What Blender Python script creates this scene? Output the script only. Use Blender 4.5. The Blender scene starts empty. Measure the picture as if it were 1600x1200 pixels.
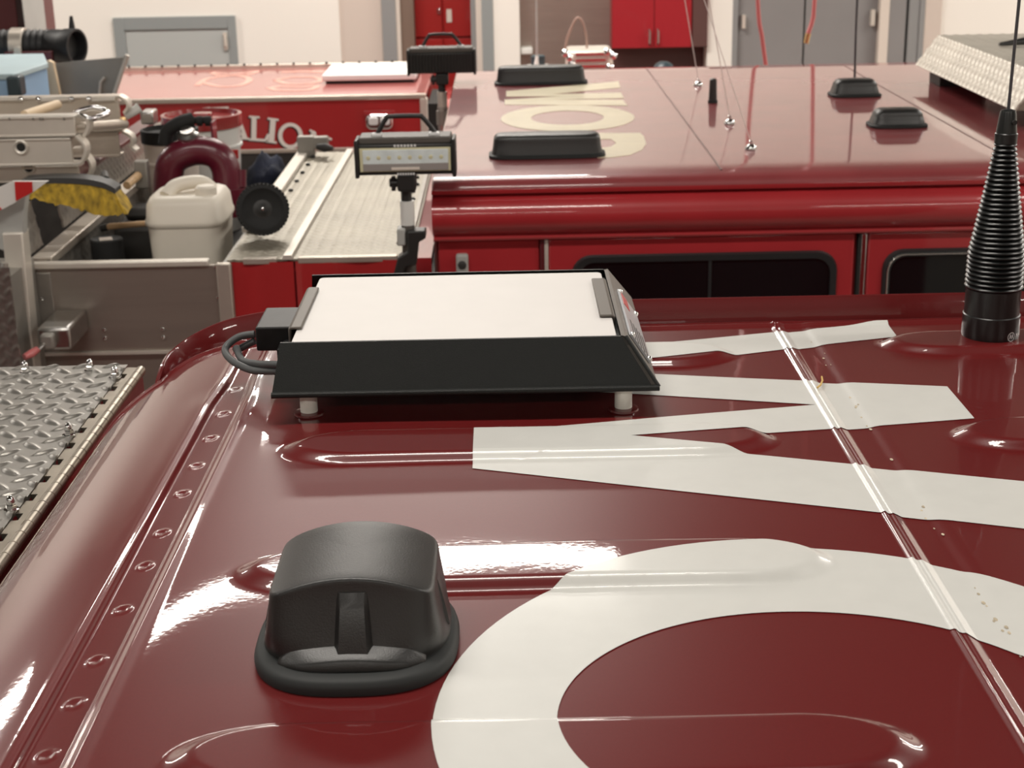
import bpy, bmesh, math, random
import numpy as np
from mathutils import Vector, Matrix
random.seed(7)
PI = math.pi
SC = bpy.context.scene
COL = SC.collection

# ------------------------------------------------------------------ camera, world, lights, exposure
F_PX = 2400.0
PITCH = math.atan(800 / 2400)
ROLL = 0.02
CAM = np.array([0, 0, 3.15])
_fw = np.array([0, math.cos(PITCH), -math.sin(PITCH)])
_u = np.array([0, math.sin(PITCH), math.cos(PITCH)])
_r = np.array([1.0, 0, 0])
_up = _u * math.cos(ROLL) + _r * math.sin(ROLL)
_rt = _r * math.cos(ROLL) - _u * math.sin(ROLL)

cd = bpy.data.cameras.new('camera')
cam = bpy.data.objects.new('camera', cd)
COL.objects.link(cam)
cd.sensor_width = 36
cd.lens = 36 * F_PX / 1600
cd.clip_start = 0.02
cam.matrix_world = Matrix(((_rt[0], _up[0], -_fw[0], CAM[0]), (_rt[1], _up[1], -_fw[1], CAM[1]),
                           (_rt[2], _up[2], -_fw[2], CAM[2]), (0, 0, 0, 1)))
cd.dof.use_dof = True
cd.dof.focus_distance = 1.45
cd.dof.aperture_fstop = 17
SC.camera = cam

w = bpy.data.worlds.new('world')
SC.world = w
w.use_nodes = True
w.node_tree.nodes['Background'].inputs[0].default_value = (1, .95, .88, 1)
w.node_tree.nodes['Background'].inputs[1].default_value = .05
SC.view_settings.view_transform = 'Standard'
SC.view_settings.look = 'None'
SC.view_settings.exposure = 0.14
SC.view_settings.gamma = 1

LIGHT_Z = 5.3
LIGHT_COL = (1.0, .94, .86)
LIGHT_W = 60
LIGHTS = [(x, y, 2.4, .30, 1) for y in (-3.5, 1.6) for x in (-4.9, -.68, 3.6)]
LIGHTS += [(-.98, 6.9, 3.0, .30, 1)] + [(x, 9.2, 2.4, .30, 3.1) for x in (-6.2, -.68, 6.2)] + [(6.3, 4.6, 2.4, .30, 1.6), (5.6, 6.9, 2.4, .30, 1.4)]  # the last two are added fill to brighten the tread box side
for (x, y, lx, ly, k) in LIGHTS:
    ld = bpy.data.lights.new('bay_light', 'AREA')
    ld.shape = 'RECTANGLE'
    ld.size = lx
    ld.size_y = ly
    ld.energy = LIGHT_W * k
    ld.color = LIGHT_COL
    lo = bpy.data.objects.new('bay_light', ld)
    COL.objects.link(lo)
    lo.location = (x, y, LIGHT_Z)


# ------------------------------------------------------------------ helpers
def ray(x, y):
    return _fw + _rt * (x - 800) / F_PX + _up * (600 - y) / F_PX


def G(x, y, z):                       # where the line of sight meets the height z
    d = ray(x, y)
    return CAM + d * ((z - CAM[2]) / d[2])


def W(x, y, Y):                       # where it meets the upright plane at depth Y
    d = ray(x, y)
    return CAM + d * (Y / d[1])


def mat(name, col, rough=.5, metal=0., coat=0., bump=0., bscale=60., var=0., vscale=8., spec=.5, coat_rough=.03,
        emit=None, trans=0., peel=0., aniso=None, coat_ior=1.5):
    m = bpy.data.materials.new(name)
    m.use_nodes = True
    nt = m.node_tree
    b = nt.nodes['Principled BSDF']
    b.inputs['Base Color'].default_value = (*col, 1)
    b.inputs['Roughness'].default_value = rough
    b.inputs['Metallic'].default_value = metal
    b.inputs['Coat Weight'].default_value = coat
    b.inputs['Coat IOR'].default_value = coat_ior
    b.inputs['Coat Roughness'].default_value = coat_rough
    b.inputs['Specular IOR Level'].default_value = spec
    b.inputs['Transmission Weight'].default_value = trans
    tc = nt.nodes.new('ShaderNodeTexCoord')

    def noise(scale, detail=4, stretch=None):
        n = nt.nodes.new('ShaderNodeTexNoise')
        n.inputs['Scale'].default_value = scale
        n.inputs['Detail'].default_value = detail
        if stretch:
            mp = nt.nodes.new('ShaderNodeMapping')
            mp.inputs['Scale'].default_value = stretch
            nt.links.new(tc.outputs['Object'], mp.inputs[0])
            nt.links.new(mp.outputs[0], n.inputs['Vector'])
        else:
            nt.links.new(tc.outputs['Object'], n.inputs['Vector'])
        return n
    if var > 0:
        n = noise(vscale, 5, aniso)
        r = nt.nodes.new('ShaderNodeValToRGB')
        r.color_ramp.elements[0].position = .3
        r.color_ramp.elements[1].position = .7
        r.color_ramp.elements[0].color = (*[c * (1 - var) for c in col], 1)
        r.color_ramp.elements[1].color = (*[min(1, c * (1 + var)) for c in col], 1)
        nt.links.new(n.outputs['Fac'], r.inputs[0])
        nt.links.new(r.outputs[0], b.inputs['Base Color'])
    if bump > 0:
        n = noise(bscale, 3, aniso)
        bp = nt.nodes.new('ShaderNodeBump')
        bp.inputs['Strength'].default_value = bump
        bp.inputs['Distance'].default_value = .002
        nt.links.new(n.outputs['Fac'], bp.inputs['Height'])
        nt.links.new(bp.outputs[0], b.inputs['Normal'])
    if peel > 0:
        n = noise(170., 1)
        bp = nt.nodes.new('ShaderNodeBump')
        bp.inputs['Strength'].default_value = peel
        bp.inputs['Distance'].default_value = .0004
        nt.links.new(n.outputs['Fac'], bp.inputs['Height'])
        nt.links.new(bp.outputs[0], b.inputs['Coat Normal'])
        if bump == 0:
            nt.links.new(bp.outputs[0], b.inputs['Normal'])
    if emit:
        b.inputs['Emission Color'].default_value = (*emit[0], 1)
        b.inputs['Emission Strength'].default_value = emit[1]
    return m


MT = dict(
    roofred=mat('burgundy gloss paint', (.128, .0085, .009), .35, coat=1, coat_ior=1.43, spec=.3, peel=.05, var=.06, vscale=500),
    midred=mat('fire red paint', (.42, .028, .034), .35, coat=1, spec=.4, peel=.05, var=.05, vscale=5),
    midroof=mat('aged red roof paint', (.29, .050, .055), .4, coat=1, coat_rough=.05, coat_ior=1.5, spec=.4, var=.10, vscale=6),
    batred=mat('bright red paint', (.42, .024, .026), .35, coat=1, spec=.4, var=.04, vscale=4),
    batroof=mat('dusty red roof paint', (.42, .11, .10), .4, coat=1, coat_rough=.07, coat_ior=1.6, var=.06, vscale=4),  # red lightened so the wall's pink reflection is partly in the colour
    vinyl=mat('white vinyl', (.66, .66, .63), .32, coat=.4, coat_rough=.12, spec=.4, var=.02, vscale=40),
    oldvinyl=mat('yellowed vinyl', (.78, .70, .50), .35, coat=.3, coat_rough=.1, var=.06, vscale=14),
    caulk=mat('dirty sealant', (.52, .44, .32), .7, var=.5, vscale=90),
    blackmetal=mat('black powder coat', (.0095, .0105, .0098), .45, bump=.25, bscale=900, spec=.3),
    edgegrey=mat('grey bent steel', (.13, .115, .10), .5, metal=.3),
    whitepanel=mat('white panel', (.665, .64, .62), .5, var=.015, vscale=20, spec=.2),
    nylon=mat('white nylon', (.80, .79, .72), .4),
    plate=mat('label plate', (.55, .57, .60), .3, metal=.6),
    platered=mat('label red', (.5, .03, .03), .4),
    dome=mat('black textured plastic', (.0115, .011, .0105), .41, bump=.12, bscale=800, spec=.75),
    gasket=mat('black rubber', (.022, .024, .024), .6, spec=.4),
    rubber=mat('black spring rubber', (.012, .013, .013), .3, spec=.5),
    cable=mat('grey cable', (.075, .078, .08), .5),
    plasticbox=mat('scuffed black plastic', (.010, .010, .0105), .46, spec=.3, var=.5, vscale=40),
    steel=mat('brushed steel', (.55, .54, .52), .28, metal=1, var=.08, vscale=30),
    chrome=mat('chrome', (.80, .80, .80), .08, metal=1),
    tread=mat('tread plate aluminium', (.31, .295, .27), .34, metal=.8, var=.08, vscale=14),
    treadmid=mat('worn tread aluminium', (.30, .27, .215), .45, metal=.4, var=.10, vscale=6),
    treadlight=mat('clean tread aluminium', (.58, .54, .47), .45, metal=.35, var=.08, vscale=6),  # tread tone lightened to stand in for missing light on the box
    treaddark=mat('dull tread aluminium', (.34, .32, .29), .38, metal=.7, var=.15, vscale=12),
    hinge=mat('hinge aluminium', (.32, .28, .225), .34, metal=.8, var=.15, vscale=30),
    alu=mat('satin aluminium', (.62, .56, .49), .42, metal=.7, var=.06, vscale=10),
    alubright=mat('bright aluminium', (.72, .67, .60), .4, metal=.45, var=.05, vscale=8),
    stainless=mat('brushed stainless', (.36, .315, .275), .36, metal=.65, var=.05, vscale=3, aniso=(1, 1, 12)),
    gap=mat('dark gap', (.012, .011, .010), .7),
    dark=mat('dark grime', (.03, .028, .026), .6, var=.4, vscale=9),
    glass=mat('dark tinted glass', (.006, .006, .007), .04, spec=.5, var=.3, vscale=3),
    seal=mat('window rubber', (.02, .021, .022), .45),
    lampblack=mat('black lamp housing', (.022, .021, .020), .42),
    lampgrey=mat('dusty black top', (.10, .09, .08), .5),  # grey a step lighter than the lamp housing
    lens=mat('pale lamp lens', (.76, .83, .83), .2, coat=.5, var=.1, vscale=30),
    lensdim=mat('lens reflector', (.48, .46, .44), .25, metal=.4),
    led=mat('led yellow', (.66, .62, .40), .4),
    poly=mat('cream polyethylene', (.80, .74, .64), .45, var=.03, vscale=6),
    polywhite=mat('white plastic', (.74, .74, .71), .42),
    maroon=mat('maroon plastic', (.12, .008, .022), .33, coat=.3, var=.1, vscale=10),
    lidred=mat('translucent red lid', (.32, .035, .035), .2, coat=.5),
    tire=mat('tyre rubber', (.011, .011, .011), .75),
    hub=mat('grey wheel hub', (.035, .034, .033), .55),
    bristle=mat('yellow bristles', (.36, .23, .018), .8, var=.5, vscale=60, aniso=(1, 1, .1)),
    navy=mat('navy cloth', (.012, .016, .035), .9, var=.4, vscale=18, bump=.5, bscale=30),
    wood=mat('bare wood', (.60, .40, .22), .6, var=.15, vscale=12, aniso=(1, 8, 8)),
    woodpale=mat('pale wood', (.80, .62, .42), .6, var=.06, vscale=8),
    blue=mat('light blue plastic', (.30, .47, .68), .5, var=.04, vscale=6),
    bluetop=mat('pale blue lid', (.46, .58, .62), .55, var=.05, vscale=6),
    greyalu=mat('grey sheet aluminium', (.33, .31, .28), .5, metal=.5, var=.1, vscale=5),
    hose=mat('ribbed black hose', (.014, .014, .015), .5),
    darkred=mat('dark red panel', (.10, .008, .012), .45, coat=.4),
    chevred=mat('red reflective', (.52, .02, .02), .4),
    chevwhite=mat('white reflective', (.72, .70, .67), .45),
    bracket=mat('pale grey paint', (.42, .42, .40), .5, var=.06, vscale=8),
    wall=mat('painted wall', (.86, .82, .76), .7, bump=.05, bscale=120),
    wallside=mat('brown grey wall', (.22, .18, .165), .7, var=.1, vscale=1),
    baydoor=mat('bay door', (.10, .085, .08), .5),
    wall2=mat('rose grey wall', (.62, .53, .47), .7, bump=.05, bscale=120),  # wall tone with the pinkish grey of the shaded return painted in
    ceil=mat('dim ceiling', (.065, .058, .052), .8, var=.15, vscale=.8),
    floor=mat('concrete floor', (.30, .27, .24), .45, var=.15, vscale=2),
    doorgrey=mat('pale grey door', (.43, .45, .44), .5),
    doorframe=mat('grey door frame', (.27, .29, .29), .5),
    doormid=mat('mid grey door', (.25, .24, .24), .45, var=.05, vscale=2),
    jamb=mat('brown door jamb', (.19, .13, .10), .55),
    jambgrey=mat('blue grey jamb', (.26, .26, .26), .5),
    locker=mat('red locker paint', (.34, .012, .010), .4, coat=.2),
    lockervent=mat('perforated locker red', (.12, .006, .006), .6),
    cabinet=mat('red cabinet laminate', (.36, .016, .024), .35, coat=.3),
    cabshade=mat('dark brown panel', (.10, .045, .04), .5, var=.1, vscale=3),
    pinkhose=mat('pink red hose', (.58, .16, .16), .35, coat=.3),
    brass=mat('brass', (.72, .50, .25), .3, metal=1),
    teal=mat('dark teal plastic', (.03, .05, .06), .4),
    wire=mat('dark wire', (.10, .10, .11), .35, metal=.6),
    paleWire=mat('pale fibre whip', (.66, .55, .52), .4),
    print=mat('white print', (.75, .75, .75), .5),
    fadedmark=mat('faded outline paint', (.66, .36, .30), .45),
    letter=mat('cream lettering', (.90, .87, .82), .45),
    shadow=mat('black lettering edge', (.03, .02, .02), .5),
    sticker=mat('pale sticker', (.70, .62, .55), .6),
    amber=mat('amber lens', (.55, .26, .02), .2, coat=1),
    straw=mat('straw', (.62, .40, .12), .7),
    lighthousing=mat('white fixture', (.7, .7, .68), .5),
    hosetan=mat('tan tube', (.34, .22, .18), .4),
)


class MB:
    """collects shapes and links them as one mesh object"""

    def __init__(self):
        self.v, self.f = [], []

    def add(self, vs, fs):
        o = len(self.v)
        self.v += [tuple(map(float, p)) for p in vs]
        self.f += [tuple(i + o for i in f) for f in fs]
        return self

    def box(self, x0, x1, y0, y1, z0, z1, M=None):
        vs = [(x, y, z) for z in (z0, z1) for y in (y0, y1) for x in (x0, x1)]
        if M is not None:
            vs = [M @ Vector(p) for p in vs]
        return self.add(vs, [(0, 2, 3, 1), (4, 5, 7, 6), (0, 1, 5, 4), (2, 6, 7, 3), (0, 4, 6, 2), (1, 3, 7, 5)])

    def rings(self, rs, close=True, cap0=True, cap1=True):
        n = len(rs[0])
        vs = [p for r in rs for p in r]
        fs = []
        for k in range(len(rs) - 1):
            for i in range(n if close else n - 1):
                j = (i + 1) % n
                fs.append((k * n + i, k * n + j, (k + 1) * n + j, (k + 1) * n + i))
        if cap0:
            fs.append(tuple(range(n))[::-1])
        if cap1:
            fs.append(tuple((len(rs) - 1) * n + i for i in range(n)))
        return self.add(vs, fs)

    def tube(self, pts, r, n=12, caps=True):
        pts = [Vector(p) for p in pts]
        rad = r if hasattr(r, '__len__') else [r] * len(pts)
        t0 = (pts[1] - pts[0]).normalized()
        a = t0.orthogonal().normalized()
        rs = []
        for i, p in enumerate(pts):
            t = (pts[min(i + 1, len(pts) - 1)] - pts[max(i - 1, 0)]).normalized()
            a = (a - t * a.dot(t)).normalized()
            b = t.cross(a)
            rs.append([p + (a * math.cos(k * 2 * PI / n) + b * math.sin(k * 2 * PI / n)) * rad[i] for k in range(n)])
        return self.rings(rs, True, caps, caps)

    def lathe(self, prof, c=(0, 0, 0), n=32, M=None):
        """prof: (radius, height) from bottom to top"""
        rs = []
        for (r, h) in prof:
            ring = [Vector((r * math.cos(k * 2 * PI / n), r * math.sin(k * 2 * PI / n), h)) for k in range(n)]
            if M is not None:
                ring = [M @ p for p in ring]
            rs.append([p + Vector(c) for p in ring])
        return self.rings(rs)

    def prism(self, poly, fn0, fn1):
        """poly in 2D, fn0/fn1 map (a, b) to 3D for both ends"""
        n = len(poly)
        vs = [fn0(*p) for p in poly] + [fn1(*p) for p in poly]
        fs = [tuple(range(n))[::-1], tuple(range(n, 2 * n))] + [(i, (i + 1) % n, n + (i + 1) % n, n + i) for i in range(n)]
        return self.add(vs, fs)

    def build(self, name, m, parent=None, smooth=35, bevel=0, seg=2):
        me = bpy.data.meshes.new(name)
        base = Vector((0, 0, 0))
        p = parent
        while p is not None:
            base += p.location
            p = p.parent
        vs = np.array(self.v) - np.array(base)
        me.from_pydata(vs.tolist(), [], self.f)
        return finish(me, name, m, parent, smooth, bevel, seg)


def finish(me, name, m, parent=None, smooth=35, bevel=0, seg=2, recalc=True):
    if recalc:
        bm = bmesh.new()
        bm.from_mesh(me)
        bmesh.ops.recalc_face_normals(bm, faces=bm.faces)
        bm.to_mesh(me)
        bm.free()
    me.materials.append(MT[m])
    o = bpy.data.objects.new(name, me)
    COL.objects.link(o)
    o.parent = parent
    if smooth:
        me.polygons.foreach_set('use_smooth', [True] * len(me.polygons))
        me.set_sharp_from_angle(angle=math.radians(smooth))
    if bevel:
        b = o.modifiers.new('bevel', 'BEVEL')
        b.width = bevel
        b.segments = seg
        b.limit_method = 'ANGLE'
        b.angle_limit = math.radians(30)
    return o


def thing(name, loc, label, cat, group=None):
    o = bpy.data.objects.new(name, None)
    COL.objects.link(o)
    o.location = loc
    o.empty_display_size = .05
    return tag(o, label, cat, group)


def tag(o, label, cat, group=None):
    o['label'] = label
    o['category'] = cat
    if group:
        o['group'] = group
    return o


def struct(o):
    o['kind'] = 'structure'
    return o


def dup(o, delta=(0, 0, 0), label=None, parent=None):
    kids = [c for c in ALLKIDS(o)]
    c = o.copy()
    COL.objects.link(c)
    if parent is not None:
        c.parent = parent
    else:
        c.location = Vector(o.location) + Vector(delta)
    if label:
        c['label'] = label
    for k in kids:
        dup(k, parent=c)
    return c


def ALLKIDS(o):
    return [c for c in bpy.data.objects if c.parent == o]


def BX(name, m, x0, x1, y0, y1, z0, z1, parent=None, bevel=.003, seg=2):
    return MB().box(x0, x1, y0, y1, z0, z1).build(name, m, parent, 35, bevel, seg)


def arc(c, r, a0, a1, n, fn):
    return [fn(c[0] + r * math.cos(a0 + (a1 - a0) * i / n), c[1] + r * math.sin(a0 + (a1 - a0) * i / n)) for i in range(n + 1)]


def rrect(x0, x1, y0, y1, r, n=6):
    p = []
    for cx, cy, a in ((x1 - r, y1 - r, 0), (x0 + r, y1 - r, PI / 2), (x0 + r, y0 + r, PI), (x1 - r, y0 + r, 1.5 * PI)):
        p += [(cx + r * math.cos(a + PI / 2 * i / n), cy + r * math.sin(a + PI / 2 * i / n)) for i in range(n + 1)]
    return p


def smooth01(t):
    t = np.clip(t, 0, 1)
    return t * t * (3 - 2 * t)


def grid_mesh(name, m, P, parent=None, smooth=60):
    """P: (ny, nx, 3) points -> one connected sheet"""
    ny, nx, _ = P.shape
    base = np.zeros(3)
    p = parent
    while p is not None:
        base = base + np.array(p.location)
        p = p.parent
    idx = np.arange(ny * nx).reshape(ny, nx)
    fs = np.stack([idx[:-1, :-1], idx[:-1, 1:], idx[1:, 1:], idx[1:, :-1]], -1).reshape(-1, 4)
    me = bpy.data.meshes.new(name)
    me.from_pydata((P.reshape(-1, 3) - base).tolist(), [], fs.tolist())
    return finish(me, name, m, parent, smooth, recalc=False)


def tread_height(a, b, pitch, hgt, ln=.56, wd=.20):
    """raised lozenges set at +45 and -45 degrees in turn"""
    a, b = (a + b) * .7071, (b - a) * .7071
    i = np.floor(a / pitch)
    j = np.floor(b / pitch)
    u = a - (i + .5) * pitch
    v = b - (j + .5) * pitch
    s = (i + j) % 2 == 0
    l = np.where(s, u, v) / (pitch * ln)
    t = np.where(s, v, u) / (pitch * wd)
    k = np.clip(1 - l * l, 0, 1)
    e = np.clip(1 - (np.abs(t) / np.maximum(k, 1e-4)), 0, 1) * (k > 0)
    return hgt * smooth01(e * 1.8) * (k ** .5)


def tread_sheet(name, m, o, u, v, lu, lv, pitch, hgt, step, parent, skirt=.006):
    """a sheet of tread plate from corner o along unit vectors u and v"""
    o, u, v = (np.array(t, float) for t in (o, u, v))
    nrm = np.cross(u, v)
    a = np.linspace(0, lu, int(lu / step) + 2)
    b = np.linspace(0, lv, int(lv / step) + 2)
    A, B = np.meshgrid(a, b)
    H = tread_height(A, B, pitch, hgt)
    P = o + A[..., None] * u + B[..., None] * v + H[..., None] * nrm
    rim = P.copy()
    big = np.concatenate([rim[:1] - skirt * nrm, P, rim[-1:] - skirt * nrm], 0)
    big = np.concatenate([big[:, :1] - skirt * nrm * 0, big, big[:, -1:]], 1)
    big[:, 0] -= skirt * nrm
    big[:, -1] -= skirt * nrm
    return grid_mesh(name, m, big, parent, 75)


def lathe_on(axis_from, axis_to):
    d = (Vector(axis_to) - Vector(axis_from)).normalized()
    return Vector((0, 0, 1)).rotation_difference(d).to_matrix().to_4x4()


# ------------------------------------------------------------------ the room
YB = 12.0
XL, XR, YF, ZC = -8.0, 8.5, -6.5, 5.6
struct(BX('floor', 'floor', XL, XR, YF, YB + 2.2, -.1, 0, bevel=0))
ce = struct(BX('ceiling', 'ceil', XL, XR, YF, YB + 2.2, ZC, ZC + .1, bevel=0))
bm_ = MB()
for x in np.arange(XL + .6, XR, 1.9):
    bm_.box(x - .06, x + .06, YF, YB, ZC - .22, ZC)
struct(bm_.build('ceiling_beam', 'ceil'))
struct(BX('wall_left', 'wallside', XL - .1, XL, YF, YB + 2.2, 0, ZC, bevel=0))
struct(BX('wall_right', 'wall', XR, XR + .1, YF, YB + 2.2, 0, ZC, bevel=0))
struct(BX('wall_front', 'wall', XL, XR, YF - .1, YF, 0, ZC, bevel=0))
wb = MB()
HEAD = 2.62
wb.box(XL, -1.262, YB, YB + .25, 0, ZC)
wb.box(-1.262, .815 + .75, YB, YB + .25, HEAD, ZC)
wb.box(-.088, .113, YB, YB + .25, 0, HEAD)
wb.box(1.55, 1.74, YB, YB + .25, 0, HEAD)
wb.box(1.565, 3.32, YB, YB + .25, 2.9, ZC)
wb.box(3.32, XR, YB, YB + .25, 0, ZC)
struct(wb.build('wall_back', 'wall', smooth=0))
struct(MB().box(-1.262, -.93, YB + .02, YB + .25, 0, HEAD).build('wall_return', 'wall2', smooth=0))  # return coloured darker than the wall to carry its shade
struct(BX('wall_recess', 'wall2', -1.3, 3.4, YB + 1.6, YB + 1.7, 0, 3, bevel=0))
# grey service door on the left of the back wall
d1 = struct(BX('door_1', 'doorgrey', -2.90, -2.11, YB - .02, YB, .05, 2.06, bevel=.004))
fr = MB()
fr.box(-2.98, -2.90, YB - .035, YB, 0, 2.155).box(-2.11, -2.05, YB - .035, YB, 0, 2.155).box(-2.90, -2.11, YB - .035, YB, 2.06, 2.155)
struct(fr.build('door_frame', 'doorframe', d1, bevel=.004))
struct(MB().tube([(-2.135, YB - .05, 1.93), (-2.135, YB - .05, 2.01)], .012).box(-2.15, -2.12, YB - .04, YB - .02, 1.9, 2.03).build('door_handle', 'alubright', d1))
# tall grey double door on the right
d2 = struct(MB().box(1.76, 2.293, YB + .05, YB + .1, 0, 2.88).box(2.307, 2.86, YB + .05, YB + .1, 0, 2.88).build('door_2', 'doormid', bevel=.004))
struct(MB().box(1.74, 1.78, YB, YB + .1, 0, 2.9).build('door_frame', 'jambgrey', d2))
struct(MB().box(2.86, 2.93, YB - .03, YB + .1, 0, 2.9).build('door_jamb', 'sticker', d2))
struct(MB().box(2.93, 3.06, YB - .02, YB + .1, 0, 2.9).build('door_leaf', 'doormid', d2))
struct(MB().box(3.08, 3.16, YB - .03, YB + .1, 0, 2.9).box(3.16, 3.2, YB - .04, YB + .1, 0, 2.9).build('door_post', 'jambgrey', d2, bevel=.004))
struct(MB().box(1.815, 1.84, YB, YB + .05, 1.98, 2.08).box(2.80, 2.83, YB, YB + .05, 1.98, 2.1).build('door_hinge', 'alubright', d2))
struct(BX('trim_1', 'wall2', 3.2, 3.33, YB - .03, YB + .1, 0, 2.9))
# unseen doors added on the left wall for streaky dark reflections, with pale panes
for k, y in enumerate((-3.4, 1.2, 5.8)):
    d = struct(BX('door_%d' % (k + 3), 'baydoor', XL, XL + .06, y, y + 3.6, 0, 4.4, bevel=0))
    m_ = MB()
    for q in range(4):
        m_.box(XL + .055, XL + .065, y + .2 + q * .85, y + .85 + q * .85, 2.5, 3.1)
    struct(m_.build('door_panes', 'polywhite', d))
# doorway with the lockers
struct(MB().box(-.935, -.83, YB - .02, YB + .2, 0, HEAD).build('trim_2', 'jambgrey'))
struct(MB().box(-.86, -.80, YB + .02, YB + .28, 0, HEAD).build('trim_3', 'sticker'))
struct(MB().box(-.80, -.70, YB + .1, YB + .3, 0, HEAD).build('trim_4', 'jamb'))
struct(MB().box(-.26, -.22, YB + .05, YB + .3, 0, HEAD).build('trim_5', 'jambgrey'))
struct(MB().box(-.22, -.175, YB + .02, YB + .28, 0, HEAD).build('trim_6', 'sticker'))
struct(MB().box(-.175, -.088, YB - .02, YB + .2, 0, HEAD).build('trim_7', 'doorframe'))
lab = {(0, 0): 'red metal locker in the doorway, upper left one', (1, 0): 'red metal locker in the doorway, upper right one with the number tag',
       (0, 1): 'red metal locker in the doorway, lower left one with chrome latch', (1, 1): 'red metal locker in the doorway, lower right one behind the black lamp'}
for (i, j), lb in lab.items():
    x0 = -.72 + i * .235
    z1 = 2.48 - j * .56
    t = thing('locker', (x0 + .115, YB + .45, z1 - .56), lb, 'locker', 'red lockers in the doorway')
    BX('body', 'locker', x0, x0 + .234, YB + .36, YB + .8, z1 - .558, z1, t, .003)
    dr = BX('door', 'locker', x0 + .006, x0 + .228, YB + .34, YB + .36, z1 - .55, z1 - .006, t, .003)
    v = MB()
    for q in range(9):
        v.box(x0 + .055, x0 + .185, YB + .336, YB + .34, z1 - .12 - q * .013, z1 - .112 - q * .013)
    v.build('vent', 'lockervent', dr)
    if (i, j) == (1, 0):
        MB().box(x0 + .03, x0 + .07, YB + .335, YB + .34, z1 - .44, z1 - .34).build('number_tag', 'sticker', dr)
    else:
        MB().box(x0 + .19, x0 + .22, YB + .32, YB + .34, z1 - .37, z1 - .33).build('latch', 'chrome', dr, bevel=.004)
struct(MB().box(-.75, -.25, YB + .4, YB + .6, 0, 1.36).build('wall_plinth', 'locker'))
# stainless splash panel, cabinets
struct(BX('wall_splash', 'stainless', .113, .83, YB + .2, YB + .24, 0, HEAD, bevel=0))
struct(BX('wall_brown', 'cabshade', .83, 1.56, YB + .2, YB + .24, 0, HEAD, bevel=0))
t = thing('wall_cabinet', (1.17, YB + .1, 1.85), 'red double door wall cabinet right of the stainless panel', 'cabinet')
BX('body', 'cabinet', .815, 1.545, YB - .02, YB + .2, 1.85, 2.62, t)
for x0, x1, hx in ((.818, 1.135, 1.10), (1.139, 1.42, 1.165)):
    dd = BX('door', 'cabinet', x0, x1, YB - .045, YB - .02, 1.853, 2.61, t)
    MB().tube([(hx, YB - .05, 1.88), (hx, YB - .075, 1.89), (hx, YB - .075, 1.98), (hx, YB - .05, 1.99)], .008).build('handle', 'steel', dd)
BX('filler_panel', 'cabshade', 1.43, 1.545, YB - .045, YB - .02, 1.853, 2.61, t)
t = thing('paper_dispenser', (.16, YB + .12, 1.82), 'small white box fixed low on the stainless panel', 'dispenser')
BX('case', 'polywhite', .118, .21, YB + .05, YB + .2, 1.81, 1.86, t, .01)
# drop hoses and lines that hang from above
def hang(name, pts, r, m, label, cat, tip=None):
    t = thing(name, pts[-1], label, cat)
    MB().tube(pts, r, 10).build('hose', m, t)
    if tip:
        MB().tube([Vector(pts[-1]), Vector(pts[-1]) + Vector((-.01, 0, -.05))], r * 1.25, 10).build('tip', tip, t)
    return t
def curve_pts(P, n=24):
    P = [Vector(p) for p in P]
    P = [P[0]] + P + [P[-1]]
    out = []
    for i in range(1, len(P) - 2):
        for k in range(n if i < len(P) - 3 else n + 1):
            t_ = k / n
            a, b, c, d = P[i - 1:i + 3]
            out.append(.5 * (2 * b + (c - a) * t_ + (2 * a - 5 * b + 4 * c - d) * t_ ** 2 + (3 * b - a - 3 * c + d) * t_ ** 3))
    return out
hang('drop_hose', curve_pts([(1.22, 8, 5.4), (1.25, 8, 3.2), W(1184, 0, 8), W(1191, 60, 8), W(1197, 106, 8), W(1200, 150, 8)]), .011, 'pinkhose',
     'long pink red drop hose in front of the grey double door', 'hose')
hang('drop_hose', curve_pts([(1.66, 8, 5.4), (1.60, 8, 3.2), W(1273, 0, 8), W(1270, 30, 8), W(1263, 52, 8)]), .011, 'pinkhose',
     'short pink red hose end with brass tip hanging before the double door', 'hose', 'brass')
for (x, y, lx, ly, k) in LIGHTS:
    t = thing('ceiling_light', (x, y, LIGHT_Z), 'long linear ceiling light above the parked trucks', 'light', 'linear ceiling lights')
    MB().box(x - lx / 2 - .02, x + lx / 2 + .02, y - ly / 2 - .02, y + ly / 2 + .02, LIGHT_Z + .004, LIGHT_Z + .07).build('housing', 'lighthousing', t, bevel=.01)
    MB().tube([(x - .8, y, LIGHT_Z + .07), (x - .8, y, ZC - .2)], .006, 6).build('hanger', 'wire', t)
    MB().tube([(x + .8, y, LIGHT_Z + .07), (x + .8, y, ZC - .2)], .006, 6).build('hanger', 'wire', t)

# ------------------------------------------------------------------ near truck
ZR = 2.6
YE = 1.915                              # far edge of the cab roof
near = thing('fire_truck', (0.6, .75, 0), 'nearest burgundy fire truck with big white letters on its glossy roof', 'fire truck')
RIBS = [(-.238, .270, y) for y in (.878, 1.165, 1.452, 1.742)] + [(.438, 1.3, y) for y in (.878, 1.165, 1.452, 1.765)] + [(-.238, .270, .59), (-.238, .270, .30)]
RIVETS = [.63, .70, .77, .84, .910, .979, 1.043, 1.128, 1.211, 1.281, 1.374, 1.447, 1.526, 1.603, 1.686]
X_R = -.348


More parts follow.
